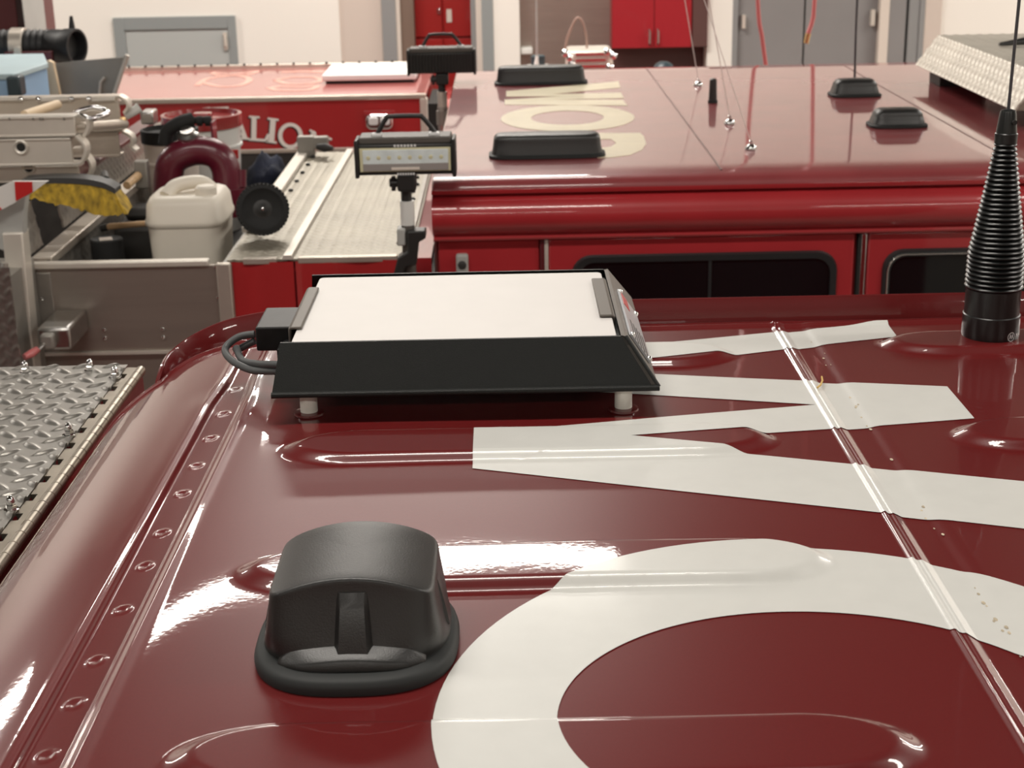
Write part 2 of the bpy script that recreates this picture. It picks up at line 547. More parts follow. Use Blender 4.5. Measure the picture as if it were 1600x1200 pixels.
def roof_h(X, Y):
    """height of the pressed roof sheet over its plane"""
    h = np.zeros_like(X)
    for (x0, x1, y) in RIBS:
        r = .046
        # blunt, tapered ends
        a = np.clip(X, x0 + .085, x1 - .085)
        dx = (X - a) / .085 * r
        d = np.sqrt(dx ** 2 + (Y - y) ** 2)
        h = np.maximum(h, .0085 * smooth01((r - d) / .0145))
    # recessed spot-weld channel along the left
    xl = -.3405 + .006 * smooth01((Y - 1.62) / .1)
    xr = -.3010 - .004 * smooth01((Y - 1.62) / .1)
    ch = smooth01((X - xl) / .006) * smooth01((xr - X) / .005)
    h = h - .0055 * ch
    h = h + .0022 * np.exp(-((X - xr - .008) / .004) ** 2)
    h = h + .0012 * np.exp(-((X - xl + .006) / .004) ** 2)
    for y in RIVETS:
        d = np.sqrt((X + .3202) ** 2 + (Y - y) ** 2)
        h = h + .0011 * np.exp(-((d - .0062) / .0016) ** 2) - .0006 * np.exp(-(d / .004) ** 2)
    # roof joint: crest at the left, sunken strip, sealant line
    on = smooth01((YE - .045 - Y) / .012)
    h = h + on * .0021 * np.exp(-((X - .3305) / .0019) ** 2) + on * .0010 * np.exp(-((X - .3375) / .0015) ** 2)
    h = h - on * .0022 * smooth01((X - .339) / .007) * smooth01((.385 - X) / .022)
    h = h + on * .0004 * np.exp(-((X - .374) / .006) ** 2)
    # long soft waves of hand-formed sheet
    h = h + .0006 * np.sin(X * 7.3 + 1.1) * np.sin(Y * 6.1 + .4) + .0003 * np.sin(X * 19 + Y * 11)
    # drop into the gutter along the far edge
    h = h - .010 * smooth01((Y - (YE - .047)) / .014)
    h = h + .004 * np.exp(-((Y - (YE - .055)) / .006) ** 2)
    return h


def edges(a, b, step):
    return list(np.linspace(a, b, max(2, int(round((b - a) / step)) + 1)))[:-1]


xs = np.array(edges(X_R, -.29, .0012) + edges(-.29, -.255, .003) + edges(-.255, .29, .0035) + edges(.29, .318, .004)
              + edges(.318, .392, .0012) + edges(.392, .72, .0035) + edges(.72, 1.7, .014) + [1.7])
ys = np.array(edges(-.45, .45, .02) + edges(.45, .80, .005) + edges(.80, 1.84, .0028) + edges(1.84, YE, .002) + [YE])
# the sheet starts to fall away well before the rear edge and rolls over into the upright side
_s = np.linspace(0, .48, 4801)
_phi = np.where(_s < .16, np.radians(11) * (_s / .16) ** 1.6, np.radians(11) + np.radians(85) * (np.clip(_s - .16, 0, .255) / .255) ** 1.6)
_X = -.19 - np.concatenate([[0], np.cumsum(np.cos(_phi[:-1]) * np.diff(_s))])
_Z = -np.concatenate([[0], np.cumsum(np.sin(_phi[:-1]) * np.diff(_s))])


def drop(x):
    return np.interp(-np.asarray(x, float), -_X, _Z)


s_r = float(np.interp(-X_R, -_X, _s))
th = np.linspace(.416, s_r, 74)[:-1]
thx = np.interp(th, _s, _X)
thz = np.interp(th, _s, _Z)
X_SIDE = float(thx[0])
cx = np.concatenate([[X_SIDE - .002, X_SIDE - .001], thx, xs])
cz = np.concatenate([[-.42, -.3], thz, np.where(xs > -.19, 0, drop(np.minimum(xs, -.19)))])
RC = .075


def y_end(x):
    """plan outline of the far edge, rounded at the rear corner"""
    x = np.asarray(x, float)
    t_ = np.clip((-.352 - x) / RC, 0, 1)
    return YE - RC + RC * np.sqrt(np.clip(1 - t_ ** 2, 0, 1)) - np.clip(-.352 - RC - x, 0, 1) * .9


ye = y_end(cx)
Yg = ys[:, None] + np.zeros_like(cx)[None]
far = smooth01((Yg - 1.6) / (YE - 1.6))
Ym = Yg - (YE - ye)[None] * far
H = roof_h(np.broadcast_to(np.where(cx < X_R, X_R, cx)[None], Yg.shape).copy(), Yg) * np.where(cx < X_R, np.exp(-((cx - X_R) / .02) ** 2), 1)[None]
edge_drop = np.where(cx < X_R, 1., 0.)[None] * (-.010 * smooth01((Yg - (YE - .047)) / .014) + .004 * np.exp(-((Yg - (YE - .055)) / .006) ** 2))
H = np.where(cx[None] < X_R, np.maximum(H, -1) * np.exp(-((Yg - (YE - .02)) / .001) ** 2 * 0) + 0, H)
H = np.where(cx[None] < X_R, roof_h(np.full_like(Yg, X_R), Yg) * np.exp(-((np.minimum(cx, X_R) - X_R) / .02) ** 2)[None] * (Yg < YE - .06) + edge_drop, H)
P = np.stack([np.broadcast_to(cx[None], Yg.shape), Ym, ZR + cz[None] + H], -1)
grid_mesh('cab_roof', 'roofred', P, near, 50)


def roof_z(x, y):
    return ZR + float(roof_h(np.array([x]), np.array([y]))[0]) + (float(drop(x)) if x < -.19 else 0)


# raised drip rail round the far edge and the rear corner
def edge_z(x):
    return ZR - .016 + (float(drop(x)) if x < -.19 else 0)


path = [(x, YE + .001, edge_z(x)) for x in np.linspace(1.7, -.352, 90)]
for q in np.linspace(0, math.radians(84), 22)[1:]:
    x = -.352 - RC * math.sin(q)
    path.append((x, YE - RC + RC * math.cos(q) + .001, edge_z(x) - .004 * q))
for k in range(1, 6):
    p = path[-1]
    path.append((p[0] - .0012, p[1] - .010, p[2] - .0016 * k))
rr = []
for i, p in enumerate(path):
    a = Vector(path[max(i - 1, 0)])
    b = Vector(path[min(i + 1, len(path) - 1)])
    t_ = (b - a).normalized()
    side = Vector((t_.y, -t_.x, 0)).normalized()          # outwards
    upv = Vector((0, 0, 1))
    p = Vector(p)
    hh = .036
    lean = .004
    prof = [p - side * .0, p + upv * hh - side * -lean, p + upv * (hh + .002) + side * (lean + .002), p + upv * hh + side * (lean + .005), p + side * .005]
    rr.append(prof)
MB().rings(rr).build('drip_rail', 'roofred', near, 40)

# white letters lie on the pressed sheet
def drape(name, polys, m, step=.008):
    bm = bmesh.new()
    for poly in polys:
        vs = [bm.verts.new((x, y, 0)) for x, y in poly]
        bm.faces.new(vs)
    bmesh.ops.remove_doubles(bm, verts=bm.verts, dist=1e-5)
    bmesh.ops.triangulate(bm, faces=bm.faces)
    X = [v.co.x for v in bm.verts]
    Y = [v.co.y for v in bm.verts]
    for x in [x for x in xs if min(X) < x < max(X)]:
        bmesh.ops.bisect_plane(bm, geom=bm.verts[:] + bm.edges[:] + bm.faces[:], plane_co=(x, 0, 0), plane_no=(1, 0, 0), dist=1e-6)
    for y in [y for y in ys if min(Y) < y < max(Y)]:
        bmesh.ops.bisect_plane(bm, geom=bm.verts[:] + bm.edges[:] + bm.faces[:], plane_co=(0, y, 0), plane_no=(0, 1, 0), dist=1e-6)
    vx = np.array([v.co.x for v in bm.verts])
    vy = np.array([v.co.y for v in bm.verts])
    vz = roof_h(vx, vy) + ZR + .0007
    for v, z in zip(bm.verts, vz):
        v.co = (v.co.x - near.location.x, v.co.y - near.location.y, z)
    for f in bm.faces:
        if f.normal.z < 0:
            f.normal_flip()
    me = bpy.data.meshes.new(name)
    bm.to_mesh(me)
    bm.free()
    return finish(me, name, m, near, 60, recalc=False)


WPOLY = [(-.04, 1.39), (.478, 1.212), (.484, 1.330), (.119, 1.452), (.481, 1.504), (.481, 1.607), (.095, 1.690),
         (.473, 1.801), (.475, 1.863), (-.04, 1.748), (-.04, 1.648), (.326, 1.558), (-.04, 1.492)]
drape('letter', [WPOLY], 'vinyl')
NO = 120
oc = (.212, .917)
outer = [(oc[0] + .271 * math.cos(2 * PI * k / NO), oc[1] + .277 * math.sin(2 * PI * k / NO)) for k in range(NO)]
inner = [(oc[0] + .186 * math.cos(2 * PI * k / NO), oc[1] + .158 * math.sin(2 * PI * k / NO)) for k in range(NO)]
drape('letter', [[outer[k], outer[(k + 1) % NO], inner[(k + 1) % NO], inner[k]] for k in range(NO)], 'vinyl')
# flecks of dirt along the sealant line
fl = MB()
for k in range(30):
    y = random.choice((1.05, 1.27, 1.56, 1.57, 1.28, 1.06, 1.45, 1.75)) + random.uniform(-.06, .06)
    x = .3685 + random.uniform(-.004, .004)
    s = random.uniform(.0006, .0018)
    z = roof_z(x, y) + .0008
    n = 6
    fl.add([(x + s * math.cos(i * PI / 3), y + 1.9 * s * math.sin(i * PI / 3), z) for i in range(n)] + [(x, y, z + .0007)],
           [(i, (i + 1) % n, n) for i in range(n)])
o = fl.build('sealant_dirt', 'caulk', near)
o['kind'] = 'stuff'
# cab below the roof
MB().box(X_SIDE + .004, 1.7, -.45, YE - .135, .5, 2.40).box(-.32, 1.7, YE - .14, YE - .004, .5, 2.575).build('cab_body', 'roofred', near, bevel=.01)
# amber and white side markers on the rear shoulder show only as reflections; body deck of tread plate
ZD = 2.48
DX = -.559
body = BX('deck_plate', 'tread', -2.3, -1.15, -.45, 2.135, ZD - .006, ZD, near, .001)
tread_sheet('deck_plate', 'tread', (-1.15, .75, ZD), (1, 0, 0), (0, 1, 0), 1.15 + DX, 2.135 - .75, .0310, .0030, .0020, near)
MB().box(-2.3, DX - .02, -.45, 2.125, .5, ZD - .007).build('body_side', 'roofred', near)
comb = [(DX + .0005, -.45), (DX + .018, -.45), (DX + .018, 2.125), (DX + .0005, 2.125)]
for k in range(44):
    y = 2.095 - k * .056
    comb += [(DX + .0005, y), (DX + .0085, y), (DX + .0085, y - .020), (DX + .0005, y - .020)]
hg = MB().prism(comb, lambda a, b: (a, b, ZD - .008), lambda a, b: (a, b, ZD - .0015))
pts_, rad_ = [], []
for k in range(45):
    y = 2.125 - k * .056
    for dy, r_ in ((0, .0056), (.001, .0072), (.0275, .0072), (.0285, .0056), (.0295, .0072), (.055, .0072)):
        if y - dy > -.45:
            pts_.append((DX + .021, y - dy, ZD - .006))
            rad_.append(r_)
hg.tube(pts_, rad_, 12)
hg.build('hinge', 'hinge', near, bevel=0)
MB().box(DX - .0, DX + .020, -.45, 2.125, ZD - .03, ZD - .010).build('hinge_backing', 'gap', near)
MB().box(DX + .018, DX + .024, -.45, 2.12, ZD - .06, ZD - .014).build('edge_trim', 'steel', near)
nut0 = None
for (x, y) in ((40, 582), (141, 579), (180, 590), (108, 680), (18, 797)):
    p = G(x, y, ZD)
    q = MB()
    q.lathe([(.0085, 0), (.0085, .0018), (.0068, .002)], p, 20)
    q.lathe([(.0062, .002), (.0062, .007), (.0052, .0078)], p, 6)
    q.lathe([(.0048, .0075), (.0050, .011), (.0042, .0145), (.0022, .0168), (.0003, .0174)], p, 16)
    q.build('acorn_nut', 'chrome', near, 30)

# a curl of straw on the roof
p = [(x, y) for x, y in ((1277, 607), (1282, 603), (1285, 596), (1284, 590))]
t = tag(MB().tube([Vector(G(x, y, 2.6035)) + Vector((0, 0, .001)) for x, y in p], .0011, 8).build('straw', 'straw'),
        'tiny curl of yellow straw on the white letter', 'debris')

# ------------------------------------------------------------------ dome antenna
def sup(c, hw, y0, y1, n, N=96):
    yc, hy = (y0 + y1) / 2, (y1 - y0) / 2
    a = np.linspace(0, 2 * PI, 1441)
    px = c + hw * np.sign(np.cos(a)) * np.abs(np.cos(a)) ** (2 / n)
    py = yc + hy * np.sign(np.sin(a)) * np.abs(np.sin(a)) ** (2 / n)
    L = np.concatenate([[0], np.cumsum(np.hypot(np.diff(px), np.diff(py)))])
    t = np.linspace(0, L[-1], N + 1)[:-1]
    return list(zip(np.interp(t, L, px), np.interp(t, L, py)))


dx = -.1195
dm = thing('dome_antenna', (dx, 1.04, ZR), 'black plastic dome antenna on its rubber base beside the big white letter', 'antenna')
gr = []
for z, g in ((0, 0), (.004, 0.0006), (.0085, -.0008), (.0108, -.0035), (.0112, -.012)):
    gr.append([(x, y, ZR + .0005 + z) for x, y in sup(dx, .0755 + g, .9585 - g, 1.119 + g, 2.7)])
MB().rings(gr).build('base_gasket', 'gasket', dm, 40)
ZT0, ARCH = 2.6580, .0150


def top_z(x, inset=0):
    return ZT0 + ARCH * (1 - min(1, abs((x - dx) / .0605)) ** 2.0) - inset


rings = []
spec_ = [(0.0, .0700, .981, 1.113, 2.9), (.06, .0695, .983, 1.1125, 3.0), (.2, .0668, .9865, 1.111, 4.6), (.4, .0650, .990, 1.109, 6), (.6, .0635, .993, 1.107, 6.5),
         (.8, .0618, .996, 1.105, 8), (.97, .0606, .998, 1.1035, 9)]
for hf, hw, y0, y1, n in spec_:
    rings.append([(x, y, 2.6105 + hf * (top_z(x) - .0024 - 2.6105)) for x, y in sup(dx, hw, y0, y1, n)])
for ins, dz in ((.0002, .0020), (.0008, .0008), (.0020, .0002), (.0034, 0)):
    rings.append([(x, y, top_z(x) - dz) for x, y in sup(dx, .0605 - ins, .998 + ins, 1.1035 - ins, 9)])
for s in (.8, .55, .3, .08):
    rings.append([(x, y, top_z(x)) for x, y in sup(dx, .0568 * s, 1.051 - .049 * s, 1.051 + .049 * s, 9)])
MB().rings(rings).build('housing', 'dome', dm, 50)
# ribs on the faces and the swelling feet at their base
rb = MB()
def rib(cx_, w0, w1, yb, yt, zb, zt):
    prs = []
    for k in range(9):
        f = k / 8
        wd = w0 + (w1 - w0) * (f ** .6)
        y = yb + (yt - yb) * f
        z = zb + (zt - zb) * f
        dep = .0068 * (1 - f ** 3 * .9)
        prs.append([(cx_ - wd, y + .012, z), (cx_ - wd, y + .002, z), (cx_ - wd + .0026, y - dep * .35, z), (cx_ - wd * .68, y - dep, z), (cx_ + wd * .68, y - dep, z),
                    (cx_ + wd - .0026, y - dep * .35, z), (cx_ + wd, y + .002, z), (cx_ + wd, y + .012, z)])
    rb.rings(prs)
rib(dx + .002, .0165, .0122, .9855, .9965, 2.618, 2.663)
rb.build('front_rib', 'dome', dm, 40)
for s in (-1, 1):
    rb = MB()
    prs = []
    for k in range(7):
        f = k / 6
        wd = .013 - .004 * f
        x = dx + s * (.0660 - .0050 * f)
        dep = s * .0032 * (1 - f ** 2)
        prs.append([(x - s * .008, 1.045 - wd, 2.616 + .036 * f), (x + dep, 1.045 - wd * .7, 2.616 + .036 * f), (x + dep, 1.045 + wd * .7, 2.616 + .036 * f), (x - s * .008, 1.045 + wd, 2.616 + .036 * f)])
    rb.rings(prs).build('side_rib', 'dome', dm, 40)
ft = MB()
prs = []
for k in range(33):
    u_ = -1 + 2 * k / 32
    x = dx + u_ * .0535
    e_ = max(0.03, 1 - abs(u_) ** 3)
    dep = .0145 * max(.03, 1 - abs(u_) ** 4) + .0005
    top_ = 2.6125 + .0135 * max(.02, (1 - .45 * u_ * u_) * (1 - u_ ** 10))
    crease = 2.6118 + .0075 * max(0.0, 1 - u_ * u_ * 1.25)
    y = .9885
    ring = [(x, y + .012, 2.611), (x, y - dep, 2.611), (x, y - dep, crease)]
    for j in range(1, 8):
        f = j / 7
        ring.append((x, y - dep * (1 - f), crease + (top_ - crease) * (f ** .8)))
    ring.append((x, y + .012, top_))
    prs.append(ring)
ft.rings(prs).build('front_foot', 'dome', dm, 60)

# ------------------------------------------------------------------ flat panel in a sloped black frame
fp = thing('panel_antenna', (-.05, 1.7, ZR), 'flat white panel in a sloped black frame on white standoffs', 'antenna')
XB0, XB1, YB0, YB1, ZB0 = -.254, .1555, 1.533, 1.905, 2.629
XT0, XT1, YT0, YT1, ZT = -.2455, .1215, 1.563, 1.855, 2.680
T = .0035
fr = MB()
# near and far sloping sides, right sloping side, left open
fr.add([(XB0, YB0, ZB0), (XB1, YB0, ZB0), (XT1, YT0, ZT), (XT0, YT0, ZT), (XB0, YB0 + T, ZB0), (XB1 - T, YB0 + T, ZB0), (XT1 - T, YT0 + T, ZT), (XT0, YT0 + T, ZT)],
       [(0, 1, 2, 3), (7, 6, 5, 4), (0, 4, 5, 1), (3, 2, 6, 7), (0, 3, 7, 4), (1, 5, 6, 2)])
fr.add([(XB0, YB1, ZB0), (XB1, YB1, ZB0), (XT1, YT1, ZT), (XT0, YT1, ZT), (XB0, YB1 - T, ZB0), (XB1 - T, YB1 - T, ZB0), (XT1 - T, YT1 - T, ZT), (XT0, YT1 - T, ZT)],
       [(3, 2, 1, 0), (4, 5, 6, 7), (1, 5, 4, 0), (7, 6, 2, 3), (4, 7, 3, 0), (2, 6, 5, 1)])
fr.box(XB0 + .004, XB1 - .004, YB0 + .004, YB1 - .004, ZB0, ZB0 + .003)
fr.box(XT0 + .01, XT1 - .003, YT0 + .004, YT1 - .004, ZT - .014, ZT - .0095)
fr.tube([(XB0, YB0 + .002, ZB0 + .002), (XB1, YB0 + .002, ZB0 + .002)], .0034, 10)
fr.tube([(XB1 - .001, YB0 + .004, ZB0 + .002), (XT1, YT0 + .002, ZT - .001)], .003, 10)
fr.build('frame', 'blackmetal', fp, 30)
sd = MB()
sd.add([(XB1, YB0, ZB0), (XB1, YB1, ZB0), (XT1, YT1, ZT), (XT1, YT0, ZT), (XB1 - .005, YB0, ZB0), (XB1 - .005, YB1, ZB0), (XT1 - .0045, YT1, ZT), (XT1 - .0045, YT0, ZT)],
       [(0, 1, 2, 3), (7, 6, 5, 4), (0, 4, 5, 1), (3, 2, 6, 7), (1, 5, 6, 2), (0, 3, 7, 4)])
o = sd.build('side_panel', 'edgegrey', fp, 30)
o['label'] = 'grey bare edged side of the frame'
# label plate riveted to the right side
pn = Vector((ZT - ZB0, 0, XB1 - XT1)).normalized()
pu = Vector((XB1 - XT1, 0, -(ZT - ZB0))).normalized()
def on_side(s, y, off):
    return Vector((XT1, 0, ZT)) + pu * s + Vector((0, y, 0)) + pn * off
L_ = math.hypot(XB1 - XT1, ZT - ZB0)
pl = MB()
q = [(.012, 1.60), (.012, 1.79), (.052, 1.79), (.052, 1.60)]
pl.prism(q, lambda s, y: on_side(s, y, .0005), lambda s, y: on_side(s, y, .003))
pl = pl.build('label_plate', 'plate', fp)
MB().prism([(.016, 1.735), (.016, 1.782), (.028, 1.782), (.028, 1.735)], lambda s, y: on_side(s, y, .003), lambda s, y: on_side(s, y, .0036)).build('red_band', 'platered', pl)
ln_ = MB()
for k in range(5):
    s0 = .020 + k * .006
    ln_.prism([(s0, 1.605), (s0, 1.68), (s0 + .0025, 1.68), (s0 + .0025, 1.605)], lambda s, y: on_side(s, y, .003), lambda s, y: on_side(s, y, .0034))
ln_.build('print_lines', 'shadow', pl)
for s0, y0 in ((.015, 1.605), (.015, 1.785), (.049, 1.605), (.049, 1.785)):
    c = on_side(s0, y0, .003)
    MB().lathe([(.0036, 0), (.0034, .0014), (.002, .0026), (.0003, .003)], (0, 0, 0), 14, Matrix.Translation(c) @ lathe_on((0, 0, 0), pn)).build('rivet', 'chrome', pl)
wp = MB()
wp.prism(rrect(-.2345, .1125, 1.5665, 1.842, .007), lambda a, b: (a, b, ZT - .006), lambda a, b: (a, b, ZT - .0006))
wp.build('top_panel', 'whitepanel', fp, bevel=.001)
# bent clips over the panel's short edges
def clip(x_in, x_out, y0, y1, drop):
    m_ = MB()
    s = 1 if x_out > x_in else -1
    pr = [(x_in, ZT + .0002), (x_in, ZT + .0034), (x_out - s * .003, ZT + .0034), (x_out, ZT + .001), (x_out, ZT - drop), (x_out - s * .003, ZT - drop), (x_out - s * .003, ZT - .0002), (x_out - s * .005, ZT + .0002)]
    m_.prism(pr, lambda a, b: (a, y0, b), lambda a, b: (a, y1, b))
    return m_.build('clip', 'edgegrey', fp, bevel=.0012)
clip(-.2285, -.2435, 1.612, 1.782, .020)
clip(.0985, .1160, 1.636, 1.798, .012)
for x, y in ((-.219, 1.562), (.119, 1.556), (-.219, 1.86), (.119, 1.86)):
    s = MB().lathe([(.0094, .0), (.0094, ZB0 - roof_z(x, y) - .0012)], (x, y, roof_z(x, y) + .0008), 24).build('standoff', 'nylon', fp)
    MB().lathe([(.0165, 0), (.016, .0022), (.0095, .0030)], (x, y, roof_z(x, y) + .0003), 28).build('washer', 'roofred', s)
# connector box and cables at the left end
BX('connector_box', 'plasticbox', -.2885, -.238, 1.665, 1.750, 2.640, 2.668, fp, .002)
MB().box(-.262, -.240, 1.640, 1.664, 2.634, 2.650).lathe([(.006, 0), (.006, .006)], (-.251, 1.652, 2.650), 6).build('cable_gland', 'plasticbox', fp, bevel=.002)
def cab(off, rr_):
    P_ = [W(398, 522 + off * .55, 1.70), W(372, 527 + off, 1.70), W(352 + off * .95, 545, 1.69), W(362 + off * .9, 563, 1.66), W(392 + off * .5, 578 - off * .5, 1.63), W(425, 580 - off * .55, 1.61), W(470, 580 - off * .5, 1.60)]
    MB().tube(curve_pts(P_, 10), rr_, 14).build('cable', 'cable', fp)
cab(0, .0042)
cab(19, .0042)

# ------------------------------------------------------------------ whip antenna on a ribbed spring base
ax, ay = .578, 1.775
wa = thing('whip_antenna', (ax, ay, ZR), 'tall whip antenna with a ribbed black cone and round white emblem', 'antenna')
z0 = roof_z(ax, ay) - .001
ZK = 2.668
MB().lathe([(.0325, z0), (.0335, z0 + .003), (.0335, ZK - .032), (.0322, ZK - .031), (.0322, ZK)], (ax, ay, 0), 56).build('base_cup', 'rubber', wa, 40)
prof = [(.0300, ZK)]
NC = 31
for k in range(NC):
    f = (k + .5) / NC
    r_ = .0342 - .003 * f if f < .26 else .0334 + (.0128 - .0334) * ((f - .26) / .74) ** .93
    zc = ZK + (2.842 - ZK) * f
    hz = (2.842 - ZK) / NC / 2
    prof += [(r_ - .0042, zc - hz), (r_ - .0012, zc - hz * .62), (r_, zc), (r_ - .0012, zc + hz * .62), (r_ - .0042, zc + hz)]
MB().lathe(prof, (ax, ay, 0), 56).build('spring_boot', 'rubber', wa, 60)
tip = MB().lathe([(.0128, 2.841), (.0131, 2.852), (.0120, 2.853), (.0095, 2.875), (.0085, 2.8785), (.004, 2.880)], (ax, ay, 0), 32).build('ferrule', 'rubber', wa, 40)
MB().lathe([(.0028, 0), (.0028, .003)], (0, 0, 0), 16, Matrix.Translation((ax + .004, ay - .0103, 2.866)) @ lathe_on((0, 0, 0), (.3, -1, .1))).build('set_screw', 'gap', tip)
MB().tube([(ax, ay, 2.876), (ax + .002, ay, 3.0), (ax + .010, ay, 3.6)], .0019, 10).build('whip', 'wire', wa)
# emblem and letters wrapped on the cup
def wrap(s, z, off=.0003):
    a = -PI / 2 + s / .0335
    return (ax + (.0335 + off) * math.cos(a), ay + (.0335 + off) * math.sin(a), z)
def strip2(m_, pts, wd):
    for (a0, b0), (a1, b1) in zip(pts[:-1], pts[1:]):
        d = Vector((a1 - a0, b1 - b0)).normalized() if (a1, b1) != (a0, b0) else Vector((1, 0))
        nx, ny = -d.y * wd / 2, d.x * wd / 2
        ex, ey = d.x * wd * .3, d.y * wd * .3
        m_.add([wrap(a0 + nx - ex, b0 + ny - ey), wrap(a1 + nx + ex, b1 + ny + ey), wrap(a1 - nx + ex, b1 - ny + ey), wrap(a0 - nx - ex, b0 - ny - ey)], [(0, 1, 2, 3)])
sc_, zc_ = .0170, 2.6145
em = MB()
n = 40
ro, ri = .0056, .0048
vs = [wrap(sc_ + ro * 1.0 * math.cos(2 * PI * k / n), zc_ + ro * math.sin(2 * PI * k / n)) for k in range(n)] + [wrap(sc_ + ri * math.cos(2 * PI * k / n), zc_ + ri * math.sin(2 * PI * k / n)) for k in range(n)]
em.add(vs, [(k, (k + 1) % n, n + (k + 1) % n, n + k) for k in range(n)])
for s in (-1, 1):          # two pointed wings
    c = sc_ + s * .0016
    em.add([wrap(c - .0004, zc_ + .0032), wrap(c + .0004, zc_ + .0032), wrap(c + .0019, zc_ - .0030), wrap(c + .0011, zc_ - .0022), wrap(c, zc_ + .0004), wrap(c - .0011, zc_ - .0022), wrap(c - .0019, zc_ - .0030)],
           [(0, 1, 4), (1, 2, 3, 4), (0, 4, 5, 6)])
em.build('emblem', 'print', wa, 0)
tx = MB()
s0 = .0262
for chs in ([(0, 0), (0, 1), (.5, .4), (1, 1), (1, 0)], [(1.5, 0), (2.05, 1), (2.6, 0)], [(1.75, .35), (2.35, .35)], [(3.0, 0), (3.9, 1)], [(3.0, 1), (3.9, 0)]):
    strip2(tx, [(s0 + a * .0036, zc_ - .0018 + b * .0044) for a, b in chs], .0011)
tx.build('lettering', 'print', wa, 0)

# ------------------------------------------------------------------ middle truck
ZM = 2.39
YS = 4.0
XM0, XM1 = -.200, 3.2
mid = thing('fire_truck', (1.0, 5.1, 0), 'middle red fire truck with cream letters and antennas on its dusty roof', 'fire truck')
YM1 = 6.27
# roof with rounded near shoulder, drip moulding and upright side as one pressed shell
prof = [(YM1 + .10, ZM - .5), (YM1 + .10, ZM - .12)]
prof += [(YM1 + .02 + .08 * math.cos(a), ZM - .08 + .08 * math.sin(a)) for a in np.linspace(0, PI / 2, 8)]
prof += [(y, ZM) for y in np.linspace(YM1 - .1, YS + .14, 20)]
prof += [(YS + .02, ZM - .002), (YS + .005, ZM - .006)]
prof += [(YS - .012, ZM - .013), (YS - .022, ZM - .028), (YS - .022, ZM - .034)]
prof += [(YS - .020, ZM - .040)] + [(YS + .028 - .075 * math.cos(a), ZM - .100 + .06 * math.sin(a)) for a in np.linspace(PI / 2 * .8, -PI / 2 * .75, 10)]
prof += [(YS - .006, ZM - .168)]
rs = []
for x in [XM0, XM0 + .004, XM0 + .012] + list(np.linspace(XM0 + .05, XM1, 30)):
    ins = .004 if x == XM0 else 0
    rs.append([(x, y + (ins if y < 5 else -ins), z - ins) for y, z in prof])
MB().rings(rs, close=False, cap0=False, cap1=False).build('cab_roof', 'midroof', mid, 40)
o = MB().rings([[(x, y - .0015, z) for y, z in prof[-14:]] for x in (XM0 - .001, XM1)], close=False, cap0=False, cap1=False).build('roof_shoulder', 'midred', mid, 40)
# moulding and side wall
MB().tube([(XM0, YS - .012, ZM - .158), (XM1, YS - .012, ZM - .158)], .009, 10).build('drip_moulding', 'midred', mid)
MB().box(XM0 + .004, XM1, YS + .02, YM1 + .09, .5, ZM - .10).build('cab_body', 'midred', mid)
MB().box(XM0, XM0 + .006, YS + .0, YM1, .5, ZM - .06).build('cab_end_trim', 'steel', mid)
MB().box(XM0 + .01, .080, YS + .004, YS + .03, .8, ZM - .166).build('side_panel', 'midred', mid, bevel=.004)
for (x0, x1) in ((.104, .922), (.958, 2.6)):
    d_ = MB().box(x0, x1, YS + .0, YS + .03, .8, ZM - .168).build('crew_door', 'midred', mid, bevel=.005)
    if x0 < .5:
        a, b = .165, .878
    else:
        a, b = .998, 2.2
    zt, zb = 2.176, 1.75
    oP, iP = rrect(a, b, zb, zt, .055), rrect(a + .020, b - .020, zb + .02, zt - .020, .042)
    m_ = MB()
    n = len(oP)
    vs = [(p[0], YS - .001, p[1]) for p in oP] + [(p[0], YS - .012, p[1]) for p in [(x * .8 + y_ * .2, z * .8 + w_ * .2) for (x, z), (y_, w_) in zip(oP, iP)]] + [(p[0], YS - .010, p[1]) for p in iP] + [(p[0], YS - .001, p[1]) for p in iP]
    m_.add(vs, [(L * n + k, L * n + (k + 1) % n, (L + 1) * n + (k + 1) % n, (L + 1) * n + k) for L in range(3) for k in range(n)])
    m_.build('window_seal', 'seal', d_, 40)
    MB().prism(iP, lambda x, z: (x, YS - .002, z), lambda x, z: (x, YS - .004, z)).build('window_pane', 'glass', d_)
    if x0 < .5:
        MB().box(.532, .540, YS - .008, YS - .003, zb + .02, zt - .02).build('pane_divider', 'seal', d_)
    else:
        MB().tube([(p[0], YS - .013, p[1]) for p in rrect(a + .012, b - .012, zb + .012, zt - .012, .048)[6:22]], .003, 8).build('chrome_bead', 'chrome', d_)
for x0, x1, m_ in ((.082, .094, 'darkred'), (.094, .1035, 'alubright'), (.930, .938, 'gap'), (.938, .952, 'chrome')):
    MB().box(x0, x1, YS - .006, YS + .03, .8, ZM - .17).build('door_pillar', m_, mid, bevel=.002)
kp = BX('keypad', 'bracket', -.143, -.110, YS - .014, YS + .01, 2.085, 2.186, mid, .006, 3)
kp['label'] = 'small grey keypad'
MB().lathe([(.012, 0), (.011, .004), (.006, .006)], (0, 0, 0), 20, Matrix.Translation((-.1265, YS - .013, 2.158)) @ lathe_on((0, 0, 0), (0, -1, 0))).build('speaker_knob', 'hub', kp)
for i in range(3):
    for j in range(3):
        x, z = -.138 + i * .0085, 2.130 - j * .012
        MB().box(x, x + .006, YS - .017, YS - .012, z - .009, z).build('key', 'hub', kp)
# roof joints
MB().box(.564, .569, YS + .04, YM1 - .02, ZM - .001, ZM + .0012).build('roof_seam', 'darkred', mid)
MB().box(1.352, 1.356, YS + .04, YM1 - .02, ZM - .001, ZM + .0012).build('roof_seam', 'darkred', mid)
